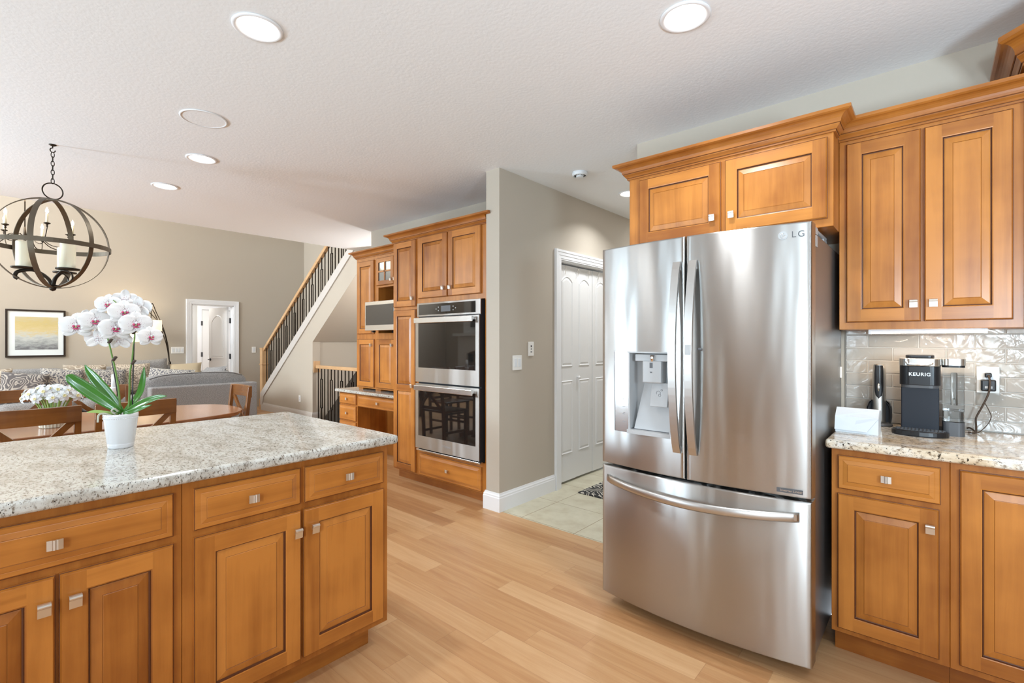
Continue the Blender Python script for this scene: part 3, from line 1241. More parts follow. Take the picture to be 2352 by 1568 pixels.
tag(o, 'long speckled white and grey granite countertop covering the island', 'countertop')

# ------------------------------------------------------------------ right base cabinets, counter, backsplash
YB = 2.43
cab = empty('base_cabinet', (-.331, YB, 0), 0, 'maple base cabinet with a drawer over one door, beside the refrigerator', 'cabinet', 'base cabinets under the coffee counter')
b = MB().mat('maple', 0, .3).box(0, .371, 0, .60, .105, .876)
b.build('carcass', cab, bevel=.0015, bseg=1)
MB().mat('maple', 1, .6).box(0.004, .371, .07, .58, 0, .105).build('toe_kick', cab)
add_drawer(cab, .024, .708, .322, .138)
add_door(cab, .022, .128, .320, .560, (.320 - .026, .487))
cab = empty('base_cabinet', (.041, YB, 0), 0, 'maple base cabinet with one full height door, at the right edge', 'cabinet', 'base cabinets under the coffee counter')
MB().mat('maple', 0, .2).box(0, .50, 0, .60, .105, .876).build('carcass', cab, bevel=.0015, bseg=1)
MB().mat('maple', 1, .6).box(0, .50, .07, .58, 0, .105).build('toe_kick', cab)
add_door(cab, .025, .132, .44, .716, None)
b = MB().mat('granite2').box(-.347, 1.2, YB - .052, 3.036, .876, .914)
tag(b.build('coffee_countertop', bevel=.012, bseg=4), 'warm beige granite countertop under the coffee maker', 'countertop')
MB_ = MB().mat('maple', 0, .2).box(.545, 1.2, YB, 3.03, 0, .876)
tag(MB_.build('corner_cabinet', bevel=.002), 'plain maple corner base cabinet beyond the right edge of the photo', 'cabinet')

b = MB().mat('grout').box(-.352, 1.2, 3.040, 3.05, .914, 1.375)
b.mat('splash')
rowz = [1.288 + .0645 * (k - 6) for k in range(0, 8)]
for ri, z0 in enumerate(rowz):
    z1 = z0 + .0615
    zz0 = max(z0, .916)
    if z1 > 1.374:
        z1 = 1.374
    if z1 - zz0 < .006:
        continue
    off = -.2575 if (ri % 2 == 0) else -.1590
    x = off - .196
    while x < 1.2:
        xa, xb = max(x + .0015, -.350), min(x + .1945, 1.2)
        if xb - xa > .01:
            b.tone = random.random()
            dx = random.uniform(-.0007, .0007)
            y = 3.0365
            ti, tj = random.uniform(-.0006, .0006), random.uniform(-.0006, .0006)
            e = .0025
            f = [(xa, 3.041, zz0), (xb, 3.041, zz0), (xb, 3.041, z1), (xa, 3.041, z1)]
            g = [(xa + e, y + ti, zz0 + e), (xb - e, y - ti, zz0 + e), (xb - e, y - ti + tj, z1 - e), (xa + e, y + ti + tj, z1 - e)]
            n = b.verts(f + g)
            b.face([n + 4, n + 5, n + 6, n + 7])
            for i in range(4):
                j = (i + 1) % 4
                b.face([n + i, n + j, n + 4 + j, n + 4 + i])
        x += .196
struct(b, 'trim_backsplash')

# ------------------------------------------------------------------ upper cabinets
YU = 2.72
cab = empty('upper_cabinet', (-.340, YU, 1.373), 0, 'maple wall cabinet with two tall doors above the coffee maker', 'cabinet')
MB().mat('maple', 0, -.1).box(0, .599, 0, .328, 0, .885).build('carcass', cab, bevel=.0015, bseg=1)
add_door(cab, .028, .032, .266, .822, (.266 - .025, .075))
add_door(cab, .303, .032, .266, .822, (.030, .075))
crown(cab, [(.0, .0), (.599, .0)], .872, .957, .072)

cab = empty('fridge_cabinet', (-1.333, 2.56, 1.832), 0, 'wide maple cabinet with two short doors above the refrigerator', 'cabinet')
MB().mat('maple', 0, -.1).box(0, .992, 0, .488, 0, .43).build('carcass', cab, bevel=.0015, bseg=1)
add_door(cab, .066, .035, .447, .362, (.447 - .037, .080))
add_door(cab, .533, .035, .438, .362, (.016 + .02, .080))
crown(cab, [(0, .488), (0, 0), (.992, 0), (.992, .088)], .415, .498, .072)

# tall diagonal corner cabinet whose side and crown just enter the frame
cab = empty('corner_wall_cabinet', (.262, 3.048, 1.373), 0, 'taller diagonal corner wall cabinet cut off by the top right corner', 'cabinet')
MB().mat('maple', 0, -.2).prism([(0, 0), (0, -.345), (.32, -.665), (.66, -.665), (.66, 0)], 0, 1.03, 'z').build('carcass', cab, bevel=.002)
crown(cab, [(0, 0), (0, -.345), (.32, -.665)], 1.005, 1.127, .078)
o = door_mb(.38, .95).build('door', cab, (.027, -.373, .03), R(-45))

# under cabinet light
u = empty('under_cabinet_light', (-.231, 2.80, 1.352), 0, 'bright slim strip light under the upper cabinet', 'light')
MB().mat('white').box(0, .389, -.012, .012, .010, .021).build('housing', u)
MB().mat('strip').box(.006, .383, -.010, .010, .002, .010).build('diffuser', u)
MB().mat('white').box(-.004, .006, -.013, .013, 0, .021).build('end_cap', u)
MB().mat('white').box(.383, .393, -.013, .013, 0, .021).build('end_cap', u)
area('strip_glow', (-.036, 2.80, 1.345), (0, 0, 0), .37, .02, 2.2, (1, .86, .68))

# ------------------------------------------------------------------ refrigerator
fr = empty('refrigerator', (-.813, 3.0, 0), 0, 'large stainless steel french door refrigerator with an ice and water dispenser', 'refrigerator')
FW = .457


def fy(x):   # front surface, local x from centre, front bows out
    return -.850 - .048 * (1 - (x / FW) ** 2)


MB().mat('steelside').box(-.450, .450, -.765, -.02, .055, 1.755).build('body', fr, bevel=.006)
MB().mat('blackmatte').box(-.42, .42, -.70, -.05, .0, .055).build('base_grille', fr)


def front_panel(x0, x1, z0, z1, hole=None, edge=.007, nx=22):
    b = MB().mat('steel', smooth=True)
    xs = [x0 + (x1 - x0) * i / nx for i in range(nx + 1)]
    zs = [z0, z1]
    if hole:
        xs = sorted(set([x for x in xs if abs(x - hole[0]) > .012 and abs(x - hole[1]) > .012] + [hole[0], hole[1]]))
        zs = sorted(zs + [hole[2], hole[3]])
    # ring of rounded edge: pull outer columns/rows back
    xs2 = [x0] + [x0 + edge * .3, x0 + edge] + [x for x in xs if x0 + edge < x < x1 - edge] + [x1 - edge, x1 - edge * .3, x1]
    zs2 = [z0] + [z0 + edge * .3, z0 + edge] + [z for z in zs if z0 + edge < z < z1 - edge] + [z1 - edge, z1 - edge * .3, z1]

    def drop(a, lo, hi):
        d = min(a - lo, hi - a)
        if d >= edge - 1e-6:
            return 0
        return edge - math.sqrt(max(0, edge ** 2 - (edge - d) ** 2))
    idx = {}
    for i, x in enumerate(xs2):
        for j, z in enumerate(zs2):
            y = fy(x) + max(drop(x, x0, x1), drop(z, z0, z1))
            idx[i, j] = b.verts([(x, y, z)])
    for i in range(len(xs2) - 1):
        for j in range(len(zs2) - 1):
            if hole:
                cx, cz = (xs2[i] + xs2[i + 1]) / 2, (zs2[j] + zs2[j + 1]) / 2
                if hole[0] < cx < hole[1] and hole[2] < cz < hole[3]:
                    continue
            b.face([idx[i, j], idx[i + 1, j], idx[i + 1, j + 1], idx[i, j + 1]])
    # sides back to the gasket
    yb = -.775
    b.smooth = False
    I, J = len(xs2) - 1, len(zs2) - 1
    for (seq, fl) in (([(0, j) for j in range(J + 1)], 1), ([(I, j) for j in range(J, -1, -1)], 1), ([(i, 0) for i in range(I, -1, -1)], 1), ([(i, J) for i in range(I + 1)], 1)):
        pts = [b.v[idx[q]] for q in seq]
        for p, q in zip(pts, pts[1:]):
            b.quad(p, q, (q[0], yb, q[2]), (p[0], yb, p[2]))
    b.quad((x0, yb, z0), (x0, yb, z1), (x1, yb, z1), (x1, yb, z0)) if not hole else None
    return b


hole = (-.378, -.082, .881, 1.270)
ld = front_panel(-.457, -.0165, .713, 1.780, hole).build('left_door', fr)
rd = front_panel(-.0095, .457, .713, 1.780).build('right_door', fr)
dw = front_panel(-.457, .457, .062, .700, nx=40).build('freezer_drawer', fr)
# dispenser
hx0, hx1, hz0, hz1 = hole
yf = fy(-.23)
dp = MB().mat('greyplastic')
yw0 = fy(hx0)
# glossy touch strip on the left
xs_ = hx0 + .080
g = MB().mat('steelh')
g.hexa([(hx0, fy(hx0) + .002, hz0), (xs_, fy(xs_) + .002, hz0), (xs_, -.79, hz0), (hx0, -.79, hz0)], [(hx0, fy(hx0) + .002, hz1), (xs_, fy(xs_) + .002, hz1), (xs_, -.79, hz1), (hx0, -.79, hz1)])
disp = MB().mat('greyplastic')
disp.quad((xs_, -.795, hz0 + .03), (hx1, -.795, hz0 + .03), (hx1, -.795, hz1), (xs_, -.795, hz1))
disp.box(xs_, xs_ + .007, fy(xs_) - .0005, -.80, hz0, hz1)
disp.box(hx1 - .006, hx1, fy(hx1) - .0005, -.80, hz0, hz1)
disp.box(xs_, hx1, fy(-.15) - .0005, -.795, hz1 - .006, hz1)
disp.box(xs_, hx1, fy(-.15) - .001, -.795, hz0, hz0 + .018)
# inclined chute back
disp.quad((xs_ + .055, -.80, hz1 - .12), (hx1 - .006, -.80, hz1 - .12), (hx1 - .006, -.862, hz0 + .02), (xs_ + .022, -.862, hz0 + .02))
disp.quad((xs_ + .055, -.80, hz1 - .12), (xs_ + .022, -.862, hz0 + .02), (xs_ + .007, -.80, hz0 + .02))
d = disp.build('dispenser_housing', fr)
MB().mat('greydark').box(xs_ + .007, hx1 - .006, -.862, -.80, hz0 + .018, hz0 + .0215).build('drip_tray', d)
MB().mat('greyplastic').box(xs_ + .03, hx1 - .006, -.868, -.80, hz1 - .045, hz1 - .012).build('nozzle_housing', d, bevel=.003)
MB().mat('greyplastic').box(xs_ + .072, xs_ + .165, -.880, -.82, hz1 - .145, hz1 - .042).build('ice_chute', d, bevel=.006)
MB().mat('greydark').box(xs_ + .11, xs_ + .124, -.8812, -.878, hz1 - .075, hz1 - .05).box(xs_ + .112, xs_ + .122, -.8812, -.878, hz1 - .098, hz1 - .092).build('chute_mark', d)
MB().mat('chrome', smooth=True).lathe([(.010, 0), (.010, .03)], 14, (xs_ + .12, -.872, hz1 - .045)).build('water_nozzle', d)
pd = MB().mat('greyplastic')
pd.hexa([(xs_ + .105, -.872, hz0 + .135), (xs_ + .19, -.872, hz0 + .135), (xs_ + .19, -.862, hz0 + .135), (xs_ + .105, -.862, hz0 + .135)],
        [(xs_ + .105, -.848, hz0 + .245), (xs_ + .19, -.848, hz0 + .245), (xs_ + .19, -.838, hz0 + .245), (xs_ + .105, -.838, hz0 + .245)])
pdo = pd.build('paddle', d, bevel=.003)
rg = MB().mat('greydark', smooth=True)
for (cx, cz, rr) in ((xs_ + .143, hz0 + .198, .010), (xs_ + .150, hz0 + .188, .006), (xs_ + .157, hz0 + .212, .004)):
    yy = -.872 + (cz - (hz0 + .135)) / .11 * .024 - .001
    rg.tube([(cx + rr * math.cos(a * PI / 8), yy, cz + rr * math.sin(a * PI / 8)) for a in range(16)], .0006, 5, closed=True)
rg.build('ice_symbol', pdo)
tp = g.build('touch_panel', fr)
for i in range(9):
    mk = MB().mat('greydark')
    z = hz0 + .05 + i * .036 + (.02 if i > 4 else 0)
    mk.box(hx0 + .046, hx0 + .066, fy(hx0 + .05) + .0008, fy(hx0 + .05) + .0016, z, z + .0014)
    if i in (1, 3, 5):
        mk.box(hx0 + .050, hx0 + .066, fy(hx0 + .05) + .0008, fy(hx0 + .05) + .0016, z + .006, z + .0072)
    mk.build('touch_key_mark', tp)


def v_handle(x, side, name):
    b = MB().mat('steelbar', smooth=False)
    n = 26
    sec = []
    hw = .0190
    for i in range(n + 1):
        a = i / n
        z = .828 + (1.668 - .828) * a
        s = math.sin(PI * a)
        o = .018 + .058 * s ** .75
        y = fy(x) - o
        sec.append((z, y, hw))
    r = []
    for (z, y, h) in sec:
        r.append(b.verts([(x - h, y + .006, z), (x - h * .86, y, z), (x + h * .86, y, z), (x + h, y + .006, z), (x + h * .8, y + .016, z), (x - h * .8, y + .016, z)]))
    for A, B in zip(r, r[1:]):
        for j in range(6):
            jj = (j + 1) % 6
            b.face([A + j, A + jj, B + jj, B + j])
    b.face([r[0] + j for j in range(6)][::-1])
    b.face([r[-1] + j for j in range(6)])
    for z in (.845, 1.645):
        b.box(x - .011, x + .011, fy(x) - .014, fy(x) + .004, z - .012, z + .012)
    return b.build('door_handle', name)


v_handle(-.046, -1, ld)
h2 = v_handle(.026, 1, rd)
MB().mat('greyplastic').box(.014, .038, fy(.026) - .0795, fy(.026) - .074, 1.262, 1.305).build('door_in_door_button', h2, bevel=.002)
b = MB().mat('greydark', smooth=True).lathe([(.006, 0), (.006, .03)], 12)
o = b.build('lock_pin', rd, (.052, fy(.05) - .025, 1.285))
o.rotation_euler = (R(-90), 0, 0)
# freezer drawer handle: wide bow
b = MB().mat('steelbar', smooth=True)
n = 40
r = []
for i in range(n + 1):
    a = i / n
    x = -.418 + .836 * a
    s = math.sin(PI * a)
    y = fy(x) - .012 - .050 * s ** .6
    zc = .640 - .018 * s
    hh = .019
    r.append(b.verts([(x, y + .006, zc - hh), (x, y, zc - hh * .6), (x, y, zc + hh * .6), (x, y + .006, zc + hh), (x, y + .016, zc + hh * .8), (x, y + .016, zc - hh * .8)]))
for A, B in zip(r, r[1:]):
    for j in range(6):
        jj = (j + 1) % 6
        b.face([A + jj, A + j, B + j, B + jj])
b.smooth = False
b.face([r[0] + j for j in range(6)])
b.face([r[-1] + j for j in range(6)][::-1])
for x in (-.40, .40):
    b.box(x - .012, x + .012, fy(x) - .02, fy(x) + .003, .63, .652)
b.build('drawer_handle', dw)
MB().mat('greyplastic').box(.345, .448, -.80, -.66, 1.755, 1.785).build('hinge_cover', fr, bevel=.004)
MB().mat('greyplastic').box(-.448, -.345, -.80, -.66, 1.755, 1.785).build('hinge_cover', fr, bevel=.004)
MB().mat('greyplastic').box(.449, .4525, -.735, -.70, 1.70, 1.745).build('hinge_tab', fr)
MB().mat('plate').box(.450, .455, -.055, -.04, 1.135, 1.19).build('side_clip', fr)
# lettering
def on_front(x):
    return fy(x) - .0012


text_mesh('logo_letters', 'LG', .034, 'greydark', rd, (.413, on_front(.413), 1.733), (R(90), 0, R(10)), spacing=1.25)
b = MB().mat('greyplastic', smooth=False).lathe([(.0165, 0), (.0165, .0015), (.0145, .0018)], 28)
em = b.build('logo_emblem', rd, (.362, on_front(.362) + .0005, 1.733))
em.rotation_euler = (R(90), 0, R(8))
lg = MB().mat('steelh', smooth=True)
lg.tube([(.0095 * math.cos(a), .0095 * math.sin(a), .0022) for a in [PI * .35 + i * PI * 1.62 / 18 for i in range(19)]], .0011, 5)
lg.tube([(.0095, -.001, .0022), (.003, -.001, .0022)], .0011, 5)
lg.tube([(-.001, .007, .0022), (-.001, -.005, .0022), (.003, -.005, .0022)], .0011, 5)
lo = lg.build('emblem_face', em)
bd = MB().mat('greydark').box(-.045, .045, -.001, 0, -.0085, .0085).build('badge', rd, (.385, on_front(.385), .736), R(9))
text_mesh('badge_lettering', 'Inverter Linear', .0125, 'steelh', bd, (.005, -.0012, 0), (R(90), 0, 0), .0003)

# grey tray with a white block on top of the fridge
ty = empty('storage_tray', (-.45, 2.62, 1.757), 0, 'small grey frame holding a white block, on top of the refrigerator', 'tray')
MB().mat('greyplastic').box(-.10, .055, -.14, .14, .045, .058).box(-.10, -.09, -.14, .14, 0, .045).box(.045, .055, .06, .14, 0, .045).build('frame', ty, bevel=.003)
MB().mat('white').box(.008, .044, -.10, .12, .0, .036).build('block', ty, bevel=.003)

# ------------------------------------------------------------------ pantry and oven cabinets
YO = 2.80
cab = empty('pantry_cabinet', (-3.967, YO, 0), 0, 'tall narrow maple pantry cabinet left of the double oven', 'cabinet')
MB().mat('maple', 0, 0).box(0, .365, 0, .543, .09, 2.285).build('carcass', cab, bevel=.0015, bseg=1)
MB().mat('maple', 1, .5).box(0, .365, .06, .5, 0, .09).build('toe_kick', cab)
add_door(cab, .014, 1.642, .338, .618, (.338 - .035, .075))
add_door(cab, .014, .104, .338, 1.510, (.338 - .035, .80), mid=.775)
crown(cab, [(0, .17), (0, 0), (.365, 0)], 2.262, 2.345, .072)
cab = empty('oven_cabinet', (-3.602, YO, 0), 0, 'tall maple cabinet built around the double wall oven', 'cabinet')
b = MB().mat('maple', 0, -.1)
W_ = .907
b.box(0, W_, 0, .543, 1.665, 2.285).box(0, W_, 0, .543, .09, .334).box(0, .045, 0, .543, .334, 1.665).box(.872, W_, 0, .543, .334, 1.665)
b.box(.045, .872, .50, .543, .334, 1.665)
b.build('carcass', cab)
MB().mat('maple', 1, .5).box(0, W_, .06, .5, 0, .09).build('toe_kick', cab)
add_door(cab, .030, 1.707, .395, .558, (.395 - .040, .075))
add_door(cab, .440, 1.707, .395, .558, (.036, .075))
add_drawer(cab, .038, .102, .800, .200)
crown(cab, [(0, 0), (W_, 0)], 2.262, 2.345, .072)
pr_ = [p for p in crown_prof(2.262, 2.345, .072) if p[0] > .046]
b = MB().mat('maple', 1, .35)
sweep(b, [(W_, 0), (W_ + .062, 0)], [(.046, pr_[0][1])] + pr_ + [(.046, 2.345)])
b.build('crown_return', cab)

ov = empty('double_oven', (-3.551, YO, .338), 0, 'stainless steel double wall oven with black glass doors', 'oven')
OW = .812
MB().mat('blackmatte').box(.005, OW - .004, -.030, .45, .006, 1.318).build('body', ov)
p = MB().mat('steel')
p.box(0, OW, -.046, -.036, 1.200, 1.322)
p.mat('blackmatte').box(.003, OW - .003, -.0359, -.031, 1.202, 1.320)
p.build('control_panel', ov, bevel=.002)
cp = [o for o in COL.objects if o.name.startswith('control_panel')][-1]
MB().mat('glassblack').box(.028, OW - .055, -.0475, -.0455, 1.216, 1.308).build('panel_glass', cp)
MB().mat('greydark').box(.335, .455, -.0482, -.0474, 1.236, 1.286).build('display', cp)
k = MB().mat('greyplastic')
for xx, zz in ((.27, .015), (.30, .0), (.30, .03), (.49, 0), (.49, .03), (.52, .015)):
    k.box(xx - .005, xx + .005, -.0482, -.0474, 1.242 + zz, 1.250 + zz)
k.build('touch_key', cp)


def oven_door(z0, z1, wz0, wz1, hz, brand=False):
    d = empty_part('oven_door', ov, (0, 0, z0))
    b = MB().mat('steel')
    fy0, fy1 = -.062, -.052
    h = z1 - z0
    b.box(0, .040, fy0, fy1, 0, h).box(OW - .040, OW, fy0, fy1, 0, h).box(.040, OW - .040, fy0, fy1, 0, wz0 - z0).box(.040, OW - .040, fy0, fy1, wz1 - z0, h)
    b.mat('blackmatte').box(.003, OW - .003, -.0519, -.031, .002, h - .002)
    f = b.build('door_frame', ov, (0, 0, z0))
    MB().mat('glassblack').box(.040, OW - .040, fy0 + .0015, fy1, wz0 - z0, wz1 - z0).build('door_glass', f)
    MB().mat('steelh').box(.025, OW - .045, fy0 - .042, fy0 - .026, hz - z0 - .023, hz - z0 + .023).box(.035, .055, fy0 - .032, fy0, hz - z0 - .012, hz - z0 + .012).box(OW - .075, OW - .055, fy0 - .032, fy0, hz - z0 - .012, hz - z0 + .012).build('handle', f, bevel=.004, bseg=3)
    return f


def empty_part(*a):
    return None


oven_door(.617, 1.192, .745, 1.160, 1.163)
f2 = oven_door(.022, .602, .135, .560, .567)
text_mesh('brand_lettering', 'Whirlpool', .028, 'greyplastic', f2, (OW * .52, -.0628, .060), (R(90), 0, 0), .0004)
MB().mat('steelh').box(0, OW, -.055, -.02, -.004, .010).build('vent_trim', ov, bevel=.002)

# ------------------------------------------------------------------ desk, hutch, microwave
YD = 2.955
cab = empty('desk_cabinet', (-5.247, YD, 0), 0, 'low maple desk with stacked drawers, knee space and pencil drawer', 'desk')
b = MB().mat('maple', 0, 0)
b.box(0, .375, 0, .385, .08, .733).box(.375, 1.275, 0, .02, .590, .733).box(.375, 1.275, .355, .385, 0, .733).box(1.255, 1.275, 0, .385, 0, .733)
b.build('carcass', cab)
add_drawer(cab, .010, .604, .350, .118)
add_drawer(cab, .010, .420, .350, .165)
add_drawer(cab, .010, .105, .350, .300)
add_drawer(cab, .400, .596, .80, .124)
tag(MB().mat('granite').box(-5.285, -3.970, 2.905, 3.343, .735, .768).build('desk_countertop', bevel=.010, bseg=3), 'small white and grey granite desktop below the hutch', 'countertop')

YH = 3.05
cab = empty('hutch_cabinet', (-5.045, YH, .769), 0, 'maple hutch with glass door and microwave niche above the desk', 'cabinet')
b = MB().mat('maple', 0, 0)
HW = 1.072
z_ = lambda a: a - .769
b.box(0, .400, 0, .294, z_(.79), z_(2.275)).box(.400, HW, 0, .294, z_(1.905), z_(2.275)).box(.400, HW, 0, .294, z_(.79), z_(1.405))
b.box(.400, .435, 0, .294, z_(1.405), z_(1.905)).box(HW - .03, HW, 0, .294, z_(1.405), z_(1.905))
b.mat('maple', 0, .8).box(.435, HW - .03, .280, .294, z_(1.405), z_(1.905))
b.mat('maple', 0, .2).box(.01, .10, .02, .28, 0, z_(.79)).box(HW - .2, HW - .01, .02, .28, 0, z_(.79)).box(.35, .45, .02, .28, 0, z_(.79))
b.build('carcass', cab)
add_door(cab, .030, z_(1.400), .335, .820, None)
add_door(cab, .030, z_(.806), .335, .535, (.335 - .035, .47))
add_door(cab, .415, z_(.806), .335, .535, (.335 - .030, .47))
add_door(cab, .765, z_(.806), .290, .535, (.03, .47))
add_door(cab, .412, z_(1.925), .325, .300, (.325 - .03, .05), st=.050, glass=(2, 2))
add_door(cab, .745, z_(1.925), .315, .300, (.03, .05), st=.050, glass=(2, 2))
crown(cab, [(0, .294), (0, 0), (HW, 0)], z_(2.258), z_(2.335), .070)

mw = empty('microwave', (-4.585, 2.90, 1.412), 0, 'silver countertop microwave protruding from the hutch niche', 'microwave')
MB().mat('greydark').box(0, .52, 0, .35, .022, .318).build('body', mw, bevel=.004)
MB().mat('steelh').box(-.005, .525, -.03, 0, .018, .322).build('front', mw, bevel=.003)
MB().mat('glassblack').box(.012, .508, -.0325, -.0295, .075, .285).build('window', mw)
b = MB().mat('black')
for x in (.05, .47):
    for y in (.04, .30):
        b.box(x - .015, x + .015, y - .015, y + .015, 0, .024)
b.build('foot', mw)

# ------------------------------------------------------------------ stairs
st = empty('staircase', (-9.8, 3.87, 0), 0, kind='structure')
# string / wall under the stairs, plane y=3.87, x world -> local x+9.8
def sx(x):
    return x + 9.8


slope = .7477


def zt(x):   # top of skirt band
    return .292 + slope * (x + 9.842)


b = MB().mat('wall')
pts = [(sx(-9.76), 0), (sx(-7.75), 0), (sx(-7.75), 1.306), (sx(-6.0), 1.306 + .751 * 1.75), (sx(-6.0), zt(-6.0) - .13), (sx(-9.76), max(0.02, zt(-9.76) - .13))]
b.prism(pts, 0, .13, 'y')
struct(b, 'wall_under_stairs', loc=(-9.8, 3.87, 0))
b = MB().mat('trim2')
b.prism([(sx(-9.80), .10), (sx(-9.80), zt(-9.80)), (sx(-6.0), zt(-6.0)), (sx(-6.0), zt(-6.0) - .155), (sx(-9.66), zt(-9.66) - .155), (sx(-9.72), .10)], -.02, .0, 'y')
b.prism([(sx(-9.80), .10), (sx(-9.80), zt(-9.80)), (sx(-6.0), zt(-6.0)), (sx(-6.0), zt(-6.0) - .02), (sx(-9.80), zt(-9.80) - .02)], 0, .13, 'y')
b.build('skirt', st)
b = MB().mat('wall')
b.prism([(sx(-7.75), 1.306), (sx(-6.0), 1.306 + .751 * 1.75), (sx(-6.0), 1.306 + .751 * 1.75 + .1), (sx(-7.75), 1.406)], .13, 1.08, 'y')
b.build('soffit', st)
b = MB().mat('railwood', 1, 0)
nst = 14
rise = 2.94 / 15
run = rise / slope
for i in range(nst):
    xa = .12 + i * run
    z = (i + 1) * rise
    b.box(xa, xa + run + .02, .131, 1.08, z - .03, z)
b.build('tread', st)
b = MB().mat('trim2')
for i in range(nst):
    xa = .12 + i * run
    b.box(xa + .005, xa + .02, .131, 1.08, i * rise, (i + 1) * rise - .03)
b.build('riser', st)

rl = empty('stair_railing', (-9.8, 3.93, 0), 0, 'rising stair railing with pale oak handrail and dark iron balusters', 'railing')


def zh(x):
    return 1.177 + .699 * (x + 9.801)


MB().mat('railwood', 1, 0).bar((sx(-9.80), 0, zh(-9.80) - .03), (sx(-6.9), 0, zh(-6.9) - .03), .062, .06).build('handrail', rl, bevel=.01, bseg=3)
b = MB().mat('railwood', 0, 0)
b.box(-.085, .025, -.055, .055, 0, 1.19).box(-.095, .035, -.065, .065, 0, .20).box(-.095, .035, -.065, .065, .86, .88).box(-.09, .03, -.06, .06, 1.165, 1.19)
b.build('newel_post', rl, bevel=.006)


def baluster(kind, x, z0, z1, rlo, rhi, parent):
    b = MB().mat('iron')
    t = .0065
    if kind == 0:
        b.box(x - t, x + t, -t, t, z0, z1)
    else:
        b.box(x - t, x + t, -t, t, rhi, z1)
        b.box(x - .034, x + .034, -t, t, rhi - .012, rhi)
        b.box(x - .034, x - .034 + 2 * t, -t, t, rlo, rhi)
        b.box(x + .034 - 2 * t, x + .034, -t, t, rlo, rhi)
        b.box(x - .034, x + .034, -t, t, rlo, rlo + .012)
        if rlo > z0:
            b.box(x - t, x + t, -t, t, z0, rlo)
    b.build('baluster', parent)


i = 0
x = -9.70
while x < -6.35:
    z0 = zt(x) - .01
    z1 = min(zh(x) - .05, 3.6)
    k = 1 if i % 3 == 2 else 0
    h = z1 - z0
    baluster(k, sx(x), z0, z1, z0 + .14, z1 - .20, rl)
    x += .107
    i += 1

gr = empty('guard_railing', (-7.75, 3.94, 0), 0, 'level railing with pale oak cap and iron balusters beside the desk', 'railing')
MB().mat('railwood', 1, 0).box(.02, 2.53, -.032, .032, .868, .920).build('handrail', gr, bevel=.008, bseg=3)
MB().mat('railwood', 0, 0).box(.0, .016, -.055, .055, .80, .99).build('rosette_block', gr, bevel=.003)
for i in range(23):
    xx = .06 + i * .105
    if xx > 2.5:
        break
    baluster(1 if i % 3 == 1 else 0, xx, 0.0, .87, .22, .70, gr)

# ------------------------------------------------------------------ ceiling fittings
def downlight(x, y, label, r=.100, power=8, grp='recessed ceiling lights'):
    t = empty('ceiling_light', (x, y, CEIL), 0, label, 'light', grp)
    b = MB().mat('trim', smooth=True).lathe([(r, -.001), (r * .99, -.006), (r * .90, -.009), (r * .76, -.004), (r * .76, 0)], 48)
    b.build('trim_ring', t)
    MB().mat('emit').lathe([(0, -.0035), (r * .765, -.0035), (r * .765, -.001), (0, -.001)][::1], 40).build('diffuser', t)
    area('overhead_glow', (x, y, CEIL - .012), (0, 0, 0), .14, .14, power, LED, 'DISK', 130)
    return t


downlight(-2.183, .848, 'large round ceiling light above the island, near the top left')
downlight(-.780, 1.980, 'round ceiling light nearest the refrigerator, at the top')
downlight(-4.062, 1.185, 'round ceiling light just below the round ceiling speaker')
downlight(-5.019, 1.187, 'farthest small round ceiling light, towards the living room')
downlight(-2.095, 4.02, 'ceiling light in the hall half hidden by the fridge cabinet', power=9)
area('overhead_glow', (-2.0, 5.6, CEIL - .012), (0, 0, 0), .14, .14, 20, LED, 'DISK')  # unseen extra light without a fixture, added to brighten the hall
for (x, y) in ((.6, .3), (-.8, -1.6), (-3.3, -1.6), (-5.2, -1.2)):
    area('overhead_glow', (x, y, CEIL - .012), (0, 0, 0), .14, .14, 8, LED, 'DISK', 130)
t = empty('ceiling_speaker', (-3.32, .981, CEIL), 0, 'round flat white ceiling speaker between the recessed lights', 'speaker')
MB().mat('trim', smooth=True).lathe([(.125, -.001), (.123, -.006), (.113, -.007), (.112, -.003)], 48).build('rim', t)
MB().mat('ceil').lathe([(0, -.0045), (.112, -.0045), (.112, -.001), (0, -.001)], 40).build('grille', t)
t = empty('smoke_detector', (-2.131, 3.262, CEIL), 0, 'white round smoke detector on the hall ceiling', 'smoke detector')
MB().mat('white', smooth=False).lathe([(.058, 0), (.062, -.012), (.058, -.026), (.050, -.030), (.048, -.022), (.030, -.022), (.028, -.040), (0, -.042)][::-1], 40).build('housing', t)
b = MB().mat('black')
for i in range(10):
    a = i / 10 * 2 * PI
    b.box(.040 * math.cos(a) - .004, .040 * math.cos(a) + .004, .040 * math.sin(a) - .004, .040 * math.sin(a) + .004, -.029, -.022)
b.build('vent', t)


